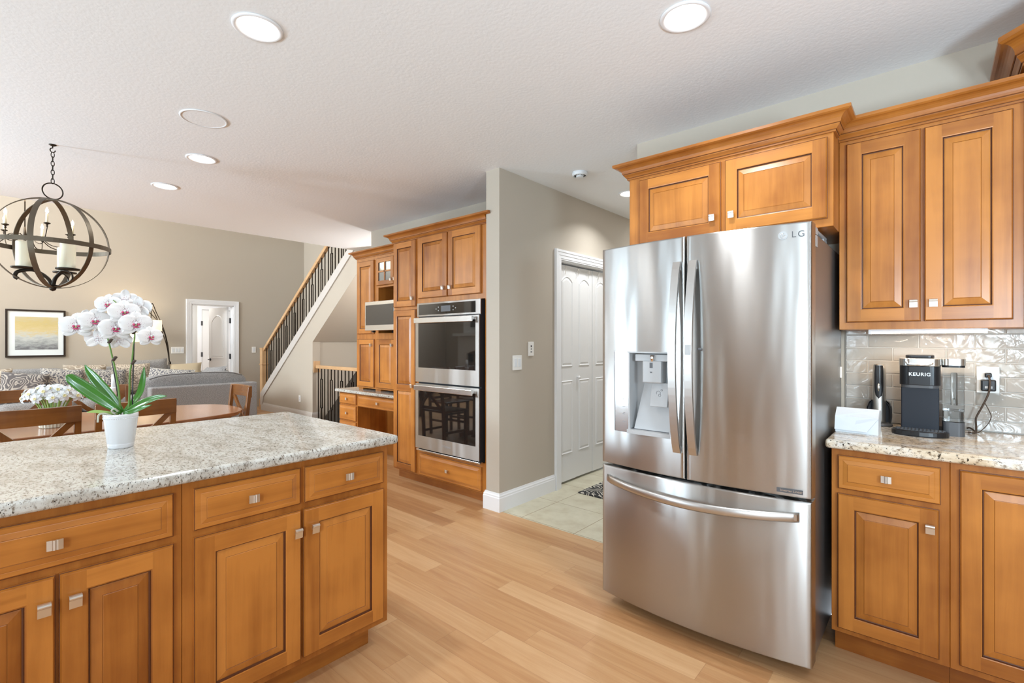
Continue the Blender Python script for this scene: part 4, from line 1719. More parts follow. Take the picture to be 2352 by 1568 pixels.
# ------------------------------------------------------------------ switches and outlets
def plate(name, loc, rz, w, h, n, label, cat, kind='rocker'):
    t = empty(name, loc, rz, label, cat)
    MB().mat('plate').box(-w / 2, w / 2, -.006, 0, -h / 2, h / 2).build('cover_plate', t, bevel=.0025)
    for i in range(n):
        x = (i - (n - 1) / 2) * .046
        if kind == 'rocker':
            MB().mat('white').box(x - .016, x + .016, -.009, -.005, -.033, .033).build('rocker', t, bevel=.0015)
        elif kind == 'outlet':
            b = MB().mat('white').box(x - .017, x + .017, -.0075, -.005, -.034, .034)
            b.mat('black')
            for zz in (.018, -.018):
                b.box(x - .007, x - .005, -.0079, -.007, zz - .004, zz + .004).box(x + .005, x + .007, -.0079, -.007, zz - .004, zz + .004)
            b.build('receptacle', t)
        elif kind == 'jack':
            b = MB().mat('greydark').box(x - .007, x + .007, -.008, -.005, .015, .030).box(x - .005, x + .005, -.008, -.005, -.005, .003)
            b.box(x - .008, x - .002, -.008, -.005, -.03, -.02).box(x + .002, x + .008, -.008, -.005, -.03, -.02)
            b.build('jack', t)
    return t


plate('light_switch', (-2.539, 2.969, 1.146), R(90), .112, .118, 2, 'double white rocker switch on the wall beside the ovens', 'switch')
plate('wall_jack', (-2.539, 3.145, 1.255), R(90), .072, .118, 1, 'narrow white data jack plate on the wall, above the double switch', 'jack plate', 'jack')
plate('light_switch', (XW + .001, 2.625, 1.155), R(90), .20, .118, 4, 'wide four gang switch plate left of the living room door', 'switch')
plate('light_switch', (XW + .001, 3.925, 1.145), R(90), .075, .118, 1, 'single white switch on the wall behind the stair newel', 'switch')
plate('wall_outlet', (-8.197, 3.868, .336), 0, .072, .118, 1, 'white outlet low on the wall under the stairs', 'outlet', 'outlet')
ol = plate('wall_outlet', (.176, 3.034, 1.147), 0, .074, .118, 1, 'white outlet on the tiled backsplash behind the plug', 'outlet', 'outlet')

# ------------------------------------------------------------------ coffee maker and neighbours
CT = .914
km = empty('coffee_maker', (-.052, 2.82, CT), 0, 'black pod coffee maker with clear water tank', 'coffee maker')
b = MB().mat('blackmatte', smooth=True)
# body: rounded-front column
def rbox(mb, w, y0, y1, z0, z1, r=.02, n=4):
    pts = []
    for cx, cy, a0 in ((-w / 2 + r, y0 + r, PI), (w / 2 - r, y0 + r, 1.5 * PI), (w / 2 - r, y1 - r, 0), (-w / 2 + r, y1 - r, .5 * PI)):
        for i in range(n + 1):
            a = a0 + i / n * PI / 2
            pts.append((cx + r * math.cos(a), cy + r * math.sin(a)))
    return mb.prism(pts, z0, z1, 'z')


MB().mat('navy').box(-.064, .064, -.05, .12, .02, .215).build('column', km, bevel=.004)
bh = MB().mat('black')
rbox(bh, .138, -.085, .12, .215, .298, .035, 8)
bh.build('brew_head', km, bevel=.002)
bh = MB().mat('steelh')
rbox(bh, .142, -.089, .12, .298, .330, .037, 8)
bh.build('chrome_band', km, bevel=.002)
bh = MB().mat('greydark')
rbox(bh, .128, -.078, .10, .203, .216, .033, 8)
bh.build('spout_rim', km)
hd = MB().mat('chrome', smooth=True)
hd.tube([(-.045, -.093, .318), (-.04, -.102, .306), (0, -.108, .303), (.04, -.102, .306), (.045, -.093, .318)], .0045, 8)
hd.build('lid_handle', km)
bh = MB().mat('black')
rbox(bh, .098, -.060, .06, .331, .345, .02, 4)
bh.build('lid', km, bevel=.004)
text_mesh('brand_lettering', 'KEURIG', .0195, 'white', km, (0, -.0865, .262), (R(90), 0, 0), .0008, spacing=1.12, offset=.0006)
bs = MB().mat('black')
bs.lathe([(.094, 0), (.096, .004), (.096, .020), (.090, .024)], 40, (0, -.085, 0), sx=1, sy=.62)
bs.box(-.068, .074, -.06, .13, 0, .018)
bs.build('base', km)
g = MB().mat('greydark')
for i in range(-6, 7):
    g.box(i * .0125 - .0015, i * .0125 + .0015, -.085 - .052 * math.sqrt(max(0, 1 - (i * .0125 / .09) ** 2)), -.053, .024, .0262)
for j in range(4):
    yy = -.127 + j * .020
    hw_ = .085 * math.sqrt(max(0, 1 - ((yy + .085) / .057) ** 2))
    g.box(-hw_, hw_, yy - .001, yy + .001, .024, .0262)
g.build('drip_grille', km)
tk = MB().mat('pipeglass', smooth=False)
def tank_shell(mb, w, y0, y1, z0, z1, r):
    rbox(mb, w, y0, y1, z0, z1, r, 5)
tk2 = MB().mat('pipeglass')
rbox(tk2, .070, -.03, .12, .060, .302, .022, 6)
o = tk2.build('water_tank', km, (.110, 0, 0))
w_ = MB().mat('water')
rbox(w_, .064, -.027, .117, .062, .105, .020, 6)
w_.build('tank_water', km, (.110, 0, 0))
w_ = MB().mat('greydark')
rbox(w_, .072, -.031, .121, .0, .060, .022, 6)
w_.build('tank_base', km, (.110, 0, 0))
w_ = MB().mat('steelh')
rbox(w_, .078, -.036, .122, .302, .330, .024, 6)
w_.mat('black')
rbox(w_, .074, -.033, .120, .293, .302, .022, 6)
w_.build('tank_lid', km, (.110, 0, 0))
w_ = MB().mat('pipeglass', smooth=True).lathe([(.011, .13), (.011, .265), (.008, .27)], 14, (.112, .01, 0))
w_.build('filter_tube', km)

# electric wine opener on its charger
wo = empty('wine_opener', (-.205, 2.93, CT), 0, 'silver and black electric wine opener standing on its charger', 'wine opener')
MB().mat('nickel', smooth=True).lathe([(.0255, .012), (.0262, .03), (.0262, .235), (.025, .272), (.023, .292), (.015, .296), (0, .297)], 28).build('body', wo)
gp = MB().mat('black', smooth=True)
n = 10
zs_ = [.13, .145, .165, .19, .22, .25, .275, .290]
ws_ = [.0, .45, .62, .68, .68, .68, .68, .66]
prev = None
for z, wd in zip(zs_, ws_):
    rr = .0270 if z < .27 else .0252
    row = gp.verts([(rr * math.sin(wd * (2 * j / n - 1)), -rr * math.cos(wd * (2 * j / n - 1)), z) for j in range(n + 1)])
    if prev is not None:
        for j in range(n):
            gp.face([prev + j, prev + j + 1, row + j + 1, row + j])
    prev = row
gp.build('grip', wo)
MB().mat('nickel', smooth=True).lathe([(0, -.001), (.011, -.001), (.011, .0015), (0, .002)], 20, sx=.55, sy=1.7).build('button', wo).matrix_local = Matrix.Translation((0, -.0275, .185)) @ Matrix.Rotation(R(90), 4, 'X')
cb = MB().mat('greydark', smooth=True)
cb.lathe([(.052, 0), (.054, .006), (.050, .012), (.030, .016), (.028, .012)], 32, sx=1, sy=.8)
cb.build('charger_base', wo)
cb = MB().mat('greydark', smooth=True)
cb.lathe([(.046, .014), (.050, .045), (.050, .085), (.042, .112), (.030, .122), (.028, .115), (.040, .100), (.046, .08), (.046, .045), (.043, .014)], 28, a0=-.4, a1=PI + .4, sx=1, sy=.9)
cb.build('charger_cradle', wo)

# white folded box
bx = empty('white_box', (-.262, 2.655, CT), R(-2), 'white paper box with a slanted folded lid flap, left of the coffee maker', 'box')
b = MB().mat('white')
b.prism([(-.045, 0), (.045, 0), (.045, .098), (.0, .104), (-.038, .070)], -.078, .078, 'x')
o = b.build('body', bx)
b = MB().mat('white')
n0 = [(-.079, -.058, .012), (.040, -.058, .010), (.0795, -.0425, .070), (.0795, -.0015, .1055), (-.079, -.0015, .1055), (-.079, -.0425, .070)]
b.quad(*n0)
b.quad(*[(x, y + .0015, z - .0012) for x, y, z in n0][::-1])
b.build('flap', bx)

# plug, adapter and cord
pc = empty('power_cord', (.176, 3.028, 1.147), 0, 'dark power cord with two plugs, hanging from the backsplash outlet', 'cord')
MB().mat('black').box(-.011, .011, -.032, -.001, .012, .032).build('upper_plug', pc, bevel=.004)
MB().mat('black').box(-.024, .024, -.040, -.001, -.048, .002).build('adapter', pc, bevel=.005)
MB().mat('greyplastic').box(-.012, -.002, -.0405, -.0398, -.036, -.026).box(.004, .012, -.0405, -.0398, -.036, -.026).build('adapter_mark', pc)
c_ = MB().mat('bark', smooth=True)


def cat_rom(P, n=8):
    P = [Vector(p) for p in P]
    out = []
    Q = [P[0] * 2 - P[1]] + P + [P[-1] * 2 - P[-2]]
    for i in range(1, len(Q) - 2):
        p0, p1, p2, p3 = Q[i - 1:i + 3]
        for j in range(n):
            t = j / n
            out.append(.5 * ((2 * p1) + (-p0 + p2) * t + (2 * p0 - 5 * p1 + 4 * p2 - p3) * t * t + (-p0 + 3 * p1 - 3 * p2 + p3) * t ** 3))
    out.append(P[-1])
    return out


fz = CT - 1.147 + .0045
c_.tube(cat_rom([(0, -.034, .022), (.004, -.05, -.01), (-.002, -.052, -.06), (-.022, -.045, -.12), (-.040, -.04, -.17), (-.040, -.05, -.205), (-.043, -.085, fz + .002), (-.055, -.105, fz), (-.068, -.10, fz)]), .0038, 8)
c_.tube(cat_rom([(-.012, -.04, -.10), (.0, -.04, -.13), (.008, -.04, -.16), (-.005, -.05, -.195), (-.035, -.08, fz), (-.06, -.10, fz)]), .0018, 6)
c_.tube(cat_rom([(-.045, -.09, fz + .006), (-.055, -.065, fz + .012), (-.062, -.045, fz + .014), (-.068, -.035, fz + .01)]), .0035, 8)
c_.build('cord', pc)

# ------------------------------------------------------------------ orchid on the island
ORX, ORY = -2.352, .415
CY = R(41.12)
orc = empty('potted_orchid', (ORX, ORY, CT), CY, 'white spotted orchid in a white ceramic pot on the island', 'potted orchid')
# local frame: x to the right of the picture plane, y away, z up
pot = MB().mat('ceramic', smooth=True)
pot.lathe([(.0, .002), (.038, 0), (.0405, .004), (.0415, .014), (.0420, .0155), (.0405, .018), (.0425, .020), (.0535, .118), (.0545, .120), (.0545, .127), (.0530, .130), (.0500, .129), (.0495, .112), (0, .108)], 56)
po = pot.build('pot', orc)
bd_ = MB().mat('ceramic', smooth=True)
for i in range(60):
    a = i / 60 * 2 * PI
    cx, cy, r_ = .0530 * math.cos(a), .0530 * math.sin(a), .0020
    bd_.lathe([(0, -r_), (r_ * .8, -r_ * .6), (r_, 0), (r_ * .8, r_ * .6), (0, r_)], 6, (cx, cy, .1135))
bd_.build('beaded_rim', po)
MB().mat('soil', smooth=True).lathe([(.049, .113), (.03, .121), (0, .124)], 24).build('bark_mix', orc)
KPX = 1.877 / 1114.4
OU, OV = 282.0, 0


def op(u, v, dy=0.0):
    """orchid local coordinates of a point measured in the plant's own vertical plane"""
    k = 1 + dy / 1.877
    lat = (u - 1176) * KPX * k - (282.5 - 1176) * KPX
    z = 1.32 - (v - 783) * KPX * k - CT
    return Vector((lat, dy, z))


def leaf(pts, widths, name='leaf', mat='leaf', fold=.25, twist=None):
    """leaf blade along a 3D curve; width direction is horizontal-ish"""
    P = cat_rom(pts, 6)
    n = len(P)
    b = MB().mat(mat, smooth=True)
    rows = []
    for i, p in enumerate(P):
        a = i / (n - 1)
        # width profile
        x = a * (len(widths) - 1)
        j = min(int(x), len(widths) - 2)
        w = widths[j] * (1 - (x - j)) + widths[j + 1] * (x - j)
        d = (P[min(i + 1, n - 1)] - P[max(i - 1, 0)]).normalized()
        ref = twist if twist is not None else Vector((0, -1, .25))
        side = d.cross(ref).normalized()
        nor = side.cross(d).normalized()
        rows.append(b.verts([p + side * w * s + nor * (abs(s) * w * fold) for s in (-1, -.6, -.25, 0, .25, .6, 1)]))
    for A, B in zip(rows, rows[1:]):
        for j in range(6):
            b.face([A + j, A + j + 1, B + j + 1, B + j])
    o = b.build(name, orc)
    s = o.modifiers.new('solid', 'SOLIDIFY')
    s.thickness = .0018
    return o


LW = [.012, .022, .026, .024, .016, .002]
leaf([op(285, 945, .0), op(245, 918, -.02), op(200, 888, -.035), op(170, 868, -.05), op(158, 861, -.055)], [.009, .019, .024, .022, .016, .003])
leaf([op(286, 945, .0), op(262, 912, .02), op(232, 878, .04), op(210, 852, .05), op(200, 837, .055)], [.009, .017, .020, .018, .010, .001])
leaf([op(290, 945, 0), op(308, 925, .01), op(326, 900, .03), op(333, 870, .045), op(335, 842, .05)], [.007, .011, .012, .013, .010, .001])
leaf([op(290, 947, 0), op(318, 930, -.02), op(345, 918, -.04), op(370, 910, -.05), op(386, 908, -.055)], [.006, .010, .012, .011, .007, .001], fold=.4)
leaf([op(288, 948, -.01), op(310, 942, -.03), op(330, 935, -.045), op(352, 928, -.05)], [.005, .008, .009, .006, .001])
leaf([op(278, 950, 0), op(250, 946, -.02), op(225, 943, -.03), op(205, 945, -.035)], [.003, .006, .006, .005, .001], mat='leaf2')
for pts in ([op(262, 952, -.03), op(242, 948, -.045), op(232, 952, -.055), op(230, 968, -.056)], [op(270, 950, -.02), op(262, 942, -.03), op(268, 937, -.03), op(276, 943, -.02)]):
    MB().mat('root', smooth=True).tube(cat_rom(pts), .0035, 8).build('air_root', orc)
# stakes and stems
MB().mat('black', smooth=True).tube([op(283, 950, .01), op(262, 826, .01)], .0022, 8).build('stake', orc)
MB().mat('black', smooth=True).tube([op(309, 950, .0), op(309, 900, 0), op(313, 774, .0)], .0022, 8).build('stake', orc)
s1 = cat_rom([op(281, 948, .0), op(278, 900, 0), op(270, 850, .0), op(262, 815, 0), op(256, 790, 0), op(250, 770, 0), op(240, 758, 0), op(215, 748, .01), op(190, 742, .01)])
s2 = cat_rom([op(300, 948, .0), op(302, 900, 0), op(303, 860, -.005), op(308, 825, -.005), op(311, 795, 0), op(314, 765, 0), op(306, 735, .02), op(290, 712, .02), op(265, 690, .02)])
MB().mat('stem', smooth=True).tube(s1, [.0036 - .0018 * i / len(s1) for i in range(len(s1))], 8).build('flower_stem', orc)
MB().mat('stem', smooth=True).tube(s2, [.0036 - .0018 * i / len(s2) for i in range(len(s2))], 8).build('flower_stem', orc)
for (u, v) in ((258, 783), (268, 823), (313, 762), (311, 831)):
    b = MB().mat('bark', smooth=True)
    c0 = op(u, v, -.004)
    for q in range(3):
        b.lathe([(0, -.005), (.005, -.003), (.0065, 0), (.005, .003), (0, .005)], 10, (c0.x + (q - 1) * .004, c0.y, c0.z + (q - 1) * .005))
    b.build('stem_clip', orc)


def petal_grid(b, ln, wd, a, cup=.004, blunt=.62, spread=1.0, back=0.0):
    """petal in the xz plane (front -y) pointing at angle a from the centre"""
    n, m = 9, 6
    rows = []
    ca, sa = math.cos(a), math.sin(a)
    for i in range(n + 1):
        t = i / n
        w = wd * (1 - abs(2 * t ** blunt - 1) ** 2.4) ** .5 if 0 < t < 1 else wd * .06
        row = []
        for j in range(m + 1):
            s = 2 * j / m - 1
            x = ln * t
            y = w * s
            d = -cup * math.sin(PI * t) + (s * s) * .004 * t + back
            row.append((x * ca - y * sa, d - .0015 * math.sin(7 * s + 3 * t), x * sa + y * ca))
        rows.append(b.verts(row))
    for A, B in zip(rows, rows[1:]):
        for j in range(m):
            b.face([A + j, A + j + 1, B + j + 1, B + j])


def make_flower(front=True):
    f = MB().mat('petal', smooth=True)
    # three sepals behind, two broad petals in front
    for a in (90, 218, 322):
        petal_grid(f, .051, .0195, R(a), .003, .80, back=.004)
    for a in (14, 166):
        petal_grid(f, .054, .031, R(a), .005, .70)
    o = f.build('flower', orc)
    s = o.modifiers.new('solid', 'SOLIDIFY')
    s.thickness = .0006
    lip = MB().mat('pinklip', smooth=True)
    lip.lathe([(0, -.002), (.006, -.001), (.008, .002), (.004, .004), (0, .005)], 12, (0, -.008, -.012), sx=1.25, sy=.7)
    lip.lathe([(0, -.004), (.004, -.002), (.004, .003), (0, .006)], 10, (-.007, -.009, -.002))
    lip.lathe([(0, -.004), (.004, -.002), (.004, .003), (0, .006)], 10, (.007, -.009, -.002))
    l = lip.build('lip', o)
    cl = MB().mat('flowerwhite', smooth=True)
    cl.lathe([(0, -.005), (.0035, -.003), (.004, .003), (0, .007)], 10, (0, -.008, .004))
    cl.mat('yellow').lathe([(0, -.003), (.0035, 0), (0, .003)], 10, (0, -.011, -.004))
    cl.build('column', o)
    return o


F0 = make_flower()
spots = [  # u, v, dy, yaw, pitch, scale
    (182, 749, -.01, -8, 4, 1.02), (224, 738, .0, 6, 6, .98), (271, 755, -.02, 4, 6, 1.0), (254, 700, .02, -14, 6, .84),
    (291, 718, -.01, 8, 8, .98), (317, 745, -.02, 2, 2, 1.0), (350, 774, -.01, 20, 6, .82),
    (232, 778, .04, 175, -8, .85), (292, 690, .05, 178, -10, .82), (322, 708, .06, 160, -6, .9), (280, 782, .04, 185, 8, .75), (203, 738, .05, 190, 0, .9)]
for i, (u, v, dy, yaw, pit, sc) in enumerate(spots):
    if i == 0:
        o = F0
    else:
        o = F0.copy()
        COL.objects.link(o)
        o.parent = orc
        for ch in [c for c in list(COL.objects) if c.parent == F0]:
            c2 = ch.copy()
            COL.objects.link(c2)
            c2.parent = o
    o.location = op(u, v, dy)
    # the plant stands far to the left, flowers look towards the viewer's side
    o.rotation_euler = (R(-pit), 0, R(38 + yaw))
    o.scale = (sc, sc, sc)

# ------------------------------------------------------------------ dining table
TX, TY = -4.59, .40
tb = empty('dining_table', (TX, TY, 0), 0, 'oval brown wooden dining table behind the island', 'table')


def oval(a, b_, n=64, p=3.0):
    out = []
    for i in range(n):
        t = 2 * PI * i / n
        c, s = math.cos(t), math.sin(t)
        out.append((a * abs(c) ** (2 / p) * (1 if c > 0 else -1), b_ * abs(s) ** (2 / p) * (1 if s > 0 else -1)))
    return out


b = MB().mat('tablewood', 1, 0)
b.prism(oval(.55, 1.20), .728, .752)
b.prism(oval(.532, 1.182), .715, .728)
b.build('tabletop', tb, bevel=.006, bseg=3)
MB().mat('tablewood', 1, .4).prism(oval(.40, 1.02, p=4), .64, .715).build('apron', tb)
for yy in (-.5, .5):
    MB().mat('tablewood', 0, .4, True).lathe([(.10, .05), (.07, .12), (.045, .22), (.075, .35), (.06, .5), (.09, .64)], 24, (0, yy, 0)).build('pedestal', tb)
    for s in (-1, 1):
        MB().mat('tablewood', 1, .4).bar((0, yy, .12), (s * .34, yy, .03), .06, .06).build('foot', tb)


# ------------------------------------------------------------------ dining chairs: x-back
def make_chair():
    ch = empty('dining_chair', (0, 0, 0), 0)
    # local: back at y=0 (back plane, faces -y outward), seat towards +y; width along x
    w = .205
    H = .93
    seat = MB().mat('chairwood', 1, .2)
    seat.prism([(-.21, .03), (.21, .03), (.225, .42), (-.225, .42)], .445, .470)
    seat.build('seat', ch, bevel=.008, bseg=3)
    for s in (-1, 1):
        b = MB().mat('chairwood', 0, 0)
        b.bar((s * .19, .055, .0), (s * .195, .035, .46), .034, .034, (0, 1, 0))
        b.bar((s * .195, .035, .46), (s * .197, -.012, H - .01), .034, .030, (0, 1, 0))
        b.build('back_leg', ch, bevel=.003)
        MB().mat('chairwood', 0, .1).bar((s * .205, .395, 0), (s * .20, .395, .445), .036, .036, (0, 1, 0)).build('front_leg', ch, bevel=.003)
        MB().mat('chairwood', 1, .3).bar((s * .195, .05, .20), (s * .203, .39, .20), .018, .028).build('stretcher', ch)
    MB().mat('chairwood', 1, .3).bar((-.19, .39, .30), (.19, .39, .30), .018, .028).build('stretcher', ch)
    # curved top rail
    b = MB().mat('chairwood', 1, -.1)
    n = 12
    rr = []
    for i in range(n + 1):
        s = 2 * i / n - 1
        x = s * .213
        y = -.012 - .030 * (1 - s * s)
        top = H + .008 * (1 - s * s) * 0
        rr.append(b.verts([(x, y - .012, H - .098), (x, y - .014, top), (x, y + .010, top), (x, y + .012, H - .098)]))
    for A, B in zip(rr, rr[1:]):
        for j in range(4):
            jj = (j + 1) % 4
            b.face([A + jj, A + j, B + j, B + jj])
    b.face([rr[0] + j for j in range(4)])
    b.face([rr[-1] + j for j in range(4)][::-1])
    b.build('top_rail', ch, bevel=.003)
    # X brace
    for s in (-1, 1):
        b = MB().mat('chairwood', 0, .15)
        P = [Vector((s * .185, .004, .50)), Vector((s * .09, -.018 - s * .003, .60)), Vector((0, -.028 - s * .003, .675)), Vector((-s * .09, -.024 - s * .003, .75)), Vector((-s * .17, -.016, .835))]
        for p, q in zip(P, P[1:]):
            b.bar(p, q + (q - p) * .04, .016, .034, (0, 0, 1) if abs((q - p).normalized().z) < .95 else (1, 0, 0))
        b.build('cross_brace', ch)
    MB().mat('chairwood', 1, .1).bar((-.19, .018, .50), (.19, .018, .50), .020, .035).build('lower_rail', ch)
    return ch


CH = make_chair()
chairs = [  # x, y, rz, label
    (-3.94, .29, R(90), 'x-back dining chair seen from behind, at the far left by the island'),
    (-3.94, .78, R(90), 'x-back dining chair seen from behind, directly behind the orchid pot'),
    (-4.66, 1.655, R(180), 'x-back dining chair at the right end of the table'),
    (-5.49, .82, R(-90), 'x-back dining chair across the table, right of the candlesticks'),
    (-5.47, .30, R(-90), 'x-back dining chair across the table, behind the paperwhites'),
]
for i, (x, y, rz, lab) in enumerate(chairs):
    o = CH if i == 0 else copy_tree(CH)
    o.location = (x, y, 0)
    o.rotation_euler = (0, 0, rz)
    tag(o, lab, 'chair', 'dining chairs around the table')

# ------------------------------------------------------------------ paperwhites, candlesticks on the table
TZ = .752
fa = empty('paperwhite_bouquet', (-4.40, .42, TZ), 0, 'bunch of white paperwhite flowers in a ribbed cream vase on the table', 'flowers')
vs = MB().mat('cream', smooth=False)
M['vase'] = simple('ribbed_cream_vase', (.62, .56, .44), .35)
vs.mat('vase')
nn = 48
prof = [(.060, 0), (.064, .004), (.070, .10), (.070, .106), (.064, .106), (.062, .02)]
n = vs.verts([((r + (.003 if j % 2 else 0)) * math.cos(2 * PI * j / nn), (r + (.003 if j % 2 else 0)) * math.sin(2 * PI * j / nn), z) for r, z in prof for j in range(nn)])
for i in range(len(prof) - 1):
    for j in range(nn):
        jj = (j + 1) % nn
        vs.face([n + i * nn + j, n + i * nn + jj, n + (i + 1) * nn + jj, n + (i + 1) * nn + j])
vs.face([n + j for j in range(nn)][::-1])
vs.build('vase', fa)


def make_pw():
    f = MB().mat('flowerwhite', smooth=True)
    for k in range(6):
        a = k * PI / 3
        ca, sa = math.cos(a), math.sin(a)
        rows = []
        for i in range(5):
            t = i / 4
            w = .010 * math.sin(PI * min(1, .15 + t * .85)) ** .7 + .0005
            z = .002 - .012 * t * t
            rows.append(f.verts([((.004 + .026 * t) * ca - s * w * sa, (.004 + .026 * t) * sa + s * w * ca, z + abs(s) * .003) for s in (-1, 0, 1)]))
        for A, B in zip(rows, rows[1:]):
            for j in range(2):
                f.face([A + j, A + j + 1, B + j + 1, B + j])
    f.mat('cream', smooth=True).lathe([(.003, .0), (.006, .004), (.0075, .009), (.006, .0092), (.003, .003)], 10)
    return f.build('flower', fa)


PW = make_pw()
random.seed(21)
cnt = 0
stems = []
for i in range(44):
    a = i * 2.39996
    rr = .150 * math.sqrt((i + .5) / 44)
    x, y = rr * math.cos(a), rr * math.sin(a) * 1.05
    z = .252 - 1.1 * rr * rr * 2 + random.uniform(-.02, .025)
    o = PW if i == 0 else PW.copy()
    if i:
        COL.objects.link(o)
        o.parent = fa
    o.location = (x, y, z)
    tilt = .35 + 7.5 * rr
    o.rotation_euler = (0, 0, 0)
    dv = Vector((math.cos(a) * math.sin(tilt) + .25, math.sin(a) * math.sin(tilt) - .15, math.cos(tilt))).normalized()
    o.rotation_euler = dv.to_track_quat('Z', 'Y').to_euler()
    s = random.uniform(1.1, 1.4)
    o.scale = (s, s, s)
    stems.append((x, y, z))
for i, (x, y, z) in enumerate(stems[::2]):
    P = cat_rom([(x * .35, y * .35, .03), (x * .42, y * .42, .12), (x * .7, y * .7, .19), (x, y, z - .003)], 5)
    MB().mat('leaf2', smooth=True).tube(P, .0038, 6).build('stem', fa)
fa.scale = (1.0, 1.0, 1.0)


def candlestick(x, y, h, label, top):
    t = empty('candlestick', (x, y, TZ), 0, label, 'candlestick', 'white candlesticks on the dining table')
    MB().mat('ceramic', smooth=True).lathe([(.032, 0), (.034, .006), (.018, .014), (.011, .03), (.016, h * .35), (.011, h * .5), (.018, h * .8), (.030, h * .95), (.030, h), (.0, h)], 24).build('stand', t)
    MB().mat('flowerwhite', smooth=True).lathe([(.020, h), (.018, h + top * .5), (.0165, h + top), (0, h + top + .002)], 20).build('candle', t)


candlestick(-4.90, .822, .205, 'taller white candlestick behind the orchid stems', .100)
candlestick(-4.75, .72, .155, 'shorter white candlestick left of the taller one', .125)
t = empty('ceramic_bird', (-4.62, .73, TZ), R(20), 'small white ceramic bird figure between the candlesticks', 'figurine')
b = MB().mat('ceramic', smooth=True)
b.tube(cat_rom([(-.05, 0, .055), (-.03, 0, .045), (0, 0, .04), (.022, 0, .055), (.032, 0, .075), (.042, 0, .078), (.052, 0, .074)]), [.002 + .024 * math.sin(PI * min(1, (i + 1) / 50)) ** 1.2 if i < 36 else .018 * (1 - (i - 36) / 16) + .002 for i in range(49)], 12)
b.build('body', t)
MB().mat('ceramic', smooth=True).lathe([(.018, 0), (.010, .01), (.008, .03)], 14).build('base', t)

# ------------------------------------------------------------------ globe candle chandelier
GX, GY = -4.54, .433
GZ, GR = 1.985, .305
gl = empty('globe_chandelier', (GX, GY, CEIL), 0, 'open metal globe with three cream pillar candles on a chain, above the table', 'chandelier')
base_a = math.atan2(-GX * 0 + GY, GX)   # direction of the globe seen from the kitchen
ring_dir = math.atan2(GY, GX) + PI / 2


def hoop(b, ang, r, width, th=.004, n=120):
    """vertical band ring whose plane contains z and direction ang; band width along plane normal"""
    d = Vector((math.cos(ang), math.sin(ang), 0))
    nn_ = Vector((-math.sin(ang), math.cos(ang), 0))
    rows = []
    for i in range(n):
        t = 2 * PI * i / n
        c = d * math.cos(t) + Vector((0, 0, 1)) * math.sin(t)
        C = Vector((0, 0, GZ - CEIL))
        rows.append(b.verts([C + c * r + nn_ * width / 2, C + c * r - nn_ * width / 2, C + c * (r - th) - nn_ * width / 2, C + c * (r - th) + nn_ * width / 2]))
    for i in range(n):
        A, B = rows[i], rows[(i + 1) % n]
        for j in range(4):
            jj = (j + 1) % 4
            b.face([A + j, A + jj, B + jj, B + j])


for k, a in enumerate((10, 70, 130)):
    b = MB().mat('band', smooth=False)
    hoop(b, ring_dir + R(a), GR - .003 * k, .030)
    b.build('vertical_band', gl)
b = MB().mat('band')
rows = []
for i in range(72):
    t = 2 * PI * i / 72
    c = Vector((math.cos(t), math.sin(t), 0))
    C = Vector((0, 0, GZ - CEIL - .02))
    r0 = GR + .004
    rows.append(b.verts([C + c * r0 + Vector((0, 0, -.015)), C + c * r0 + Vector((0, 0, .015)), C + c * (r0 - .004) + Vector((0, 0, .015)), C + c * (r0 - .004) + Vector((0, 0, -.015))]))
for i in range(72):
    A, B = rows[i], rows[(i + 1) % 72]
    for j in range(4):
        jj = (j + 1) % 4
        b.face([A + jj, A + j, B + j, B + jj])
b.build('equator_band', gl)
zb = GZ - GR - CEIL
MB().mat('iron', smooth=True).lathe([(0, -.032), (.014, -.026), (.020, -.012), (.018, 0), (.036, .004), (.036, .010), (0, .014)], 24, (0, 0, zb + .012)).build('bottom_finial', gl)
# top ring
b = MB().mat('iron', smooth=True)
rc = GZ + GR - CEIL + .052
ra = ring_dir + R(18)
b.tube([(.054 * math.cos(t) * math.cos(ra), .054 * math.cos(t) * math.sin(ra), rc + .054 * math.sin(t)) for t in [2 * PI * i / 32 for i in range(32)]], .004, 8, closed=True)
b.build('top_ring', gl)
# chain
zc = rc + .054
top_z = -.055
nl = 7
pitch = (top_z - zc) / nl
for i in range(nl):
    b = MB().mat('iron', smooth=True)
    a = ring_dir + (R(10) if i % 2 == 0 else R(100))
    zc_i = zc + pitch * (i + .5)
    b.tube([(.0085 * math.cos(t) * math.cos(a), .0085 * math.cos(t) * math.sin(a), zc_i + (pitch * .5 + .004) * math.sin(t)) for t in [2 * PI * k / 16 for k in range(16)]], .0024, 6, closed=True)
    b.build('chain_link', gl)
b = MB().mat('iron', smooth=True)
b.lathe([(0, -.012), (.010, -.010), (.020, -.004), (.020, 0)], 20)
b.tube([(0, 0, -.01), (0, 0, -.022)] + [(.013 * math.cos(t) * math.cos(ring_dir), .013 * math.cos(t) * math.sin(ring_dir), -.038 + .015 * math.sin(t)) for t in [PI / 2 - k * PI / 6 for k in range(10)]], .0032, 8)
b.build('ceiling_hook', gl)
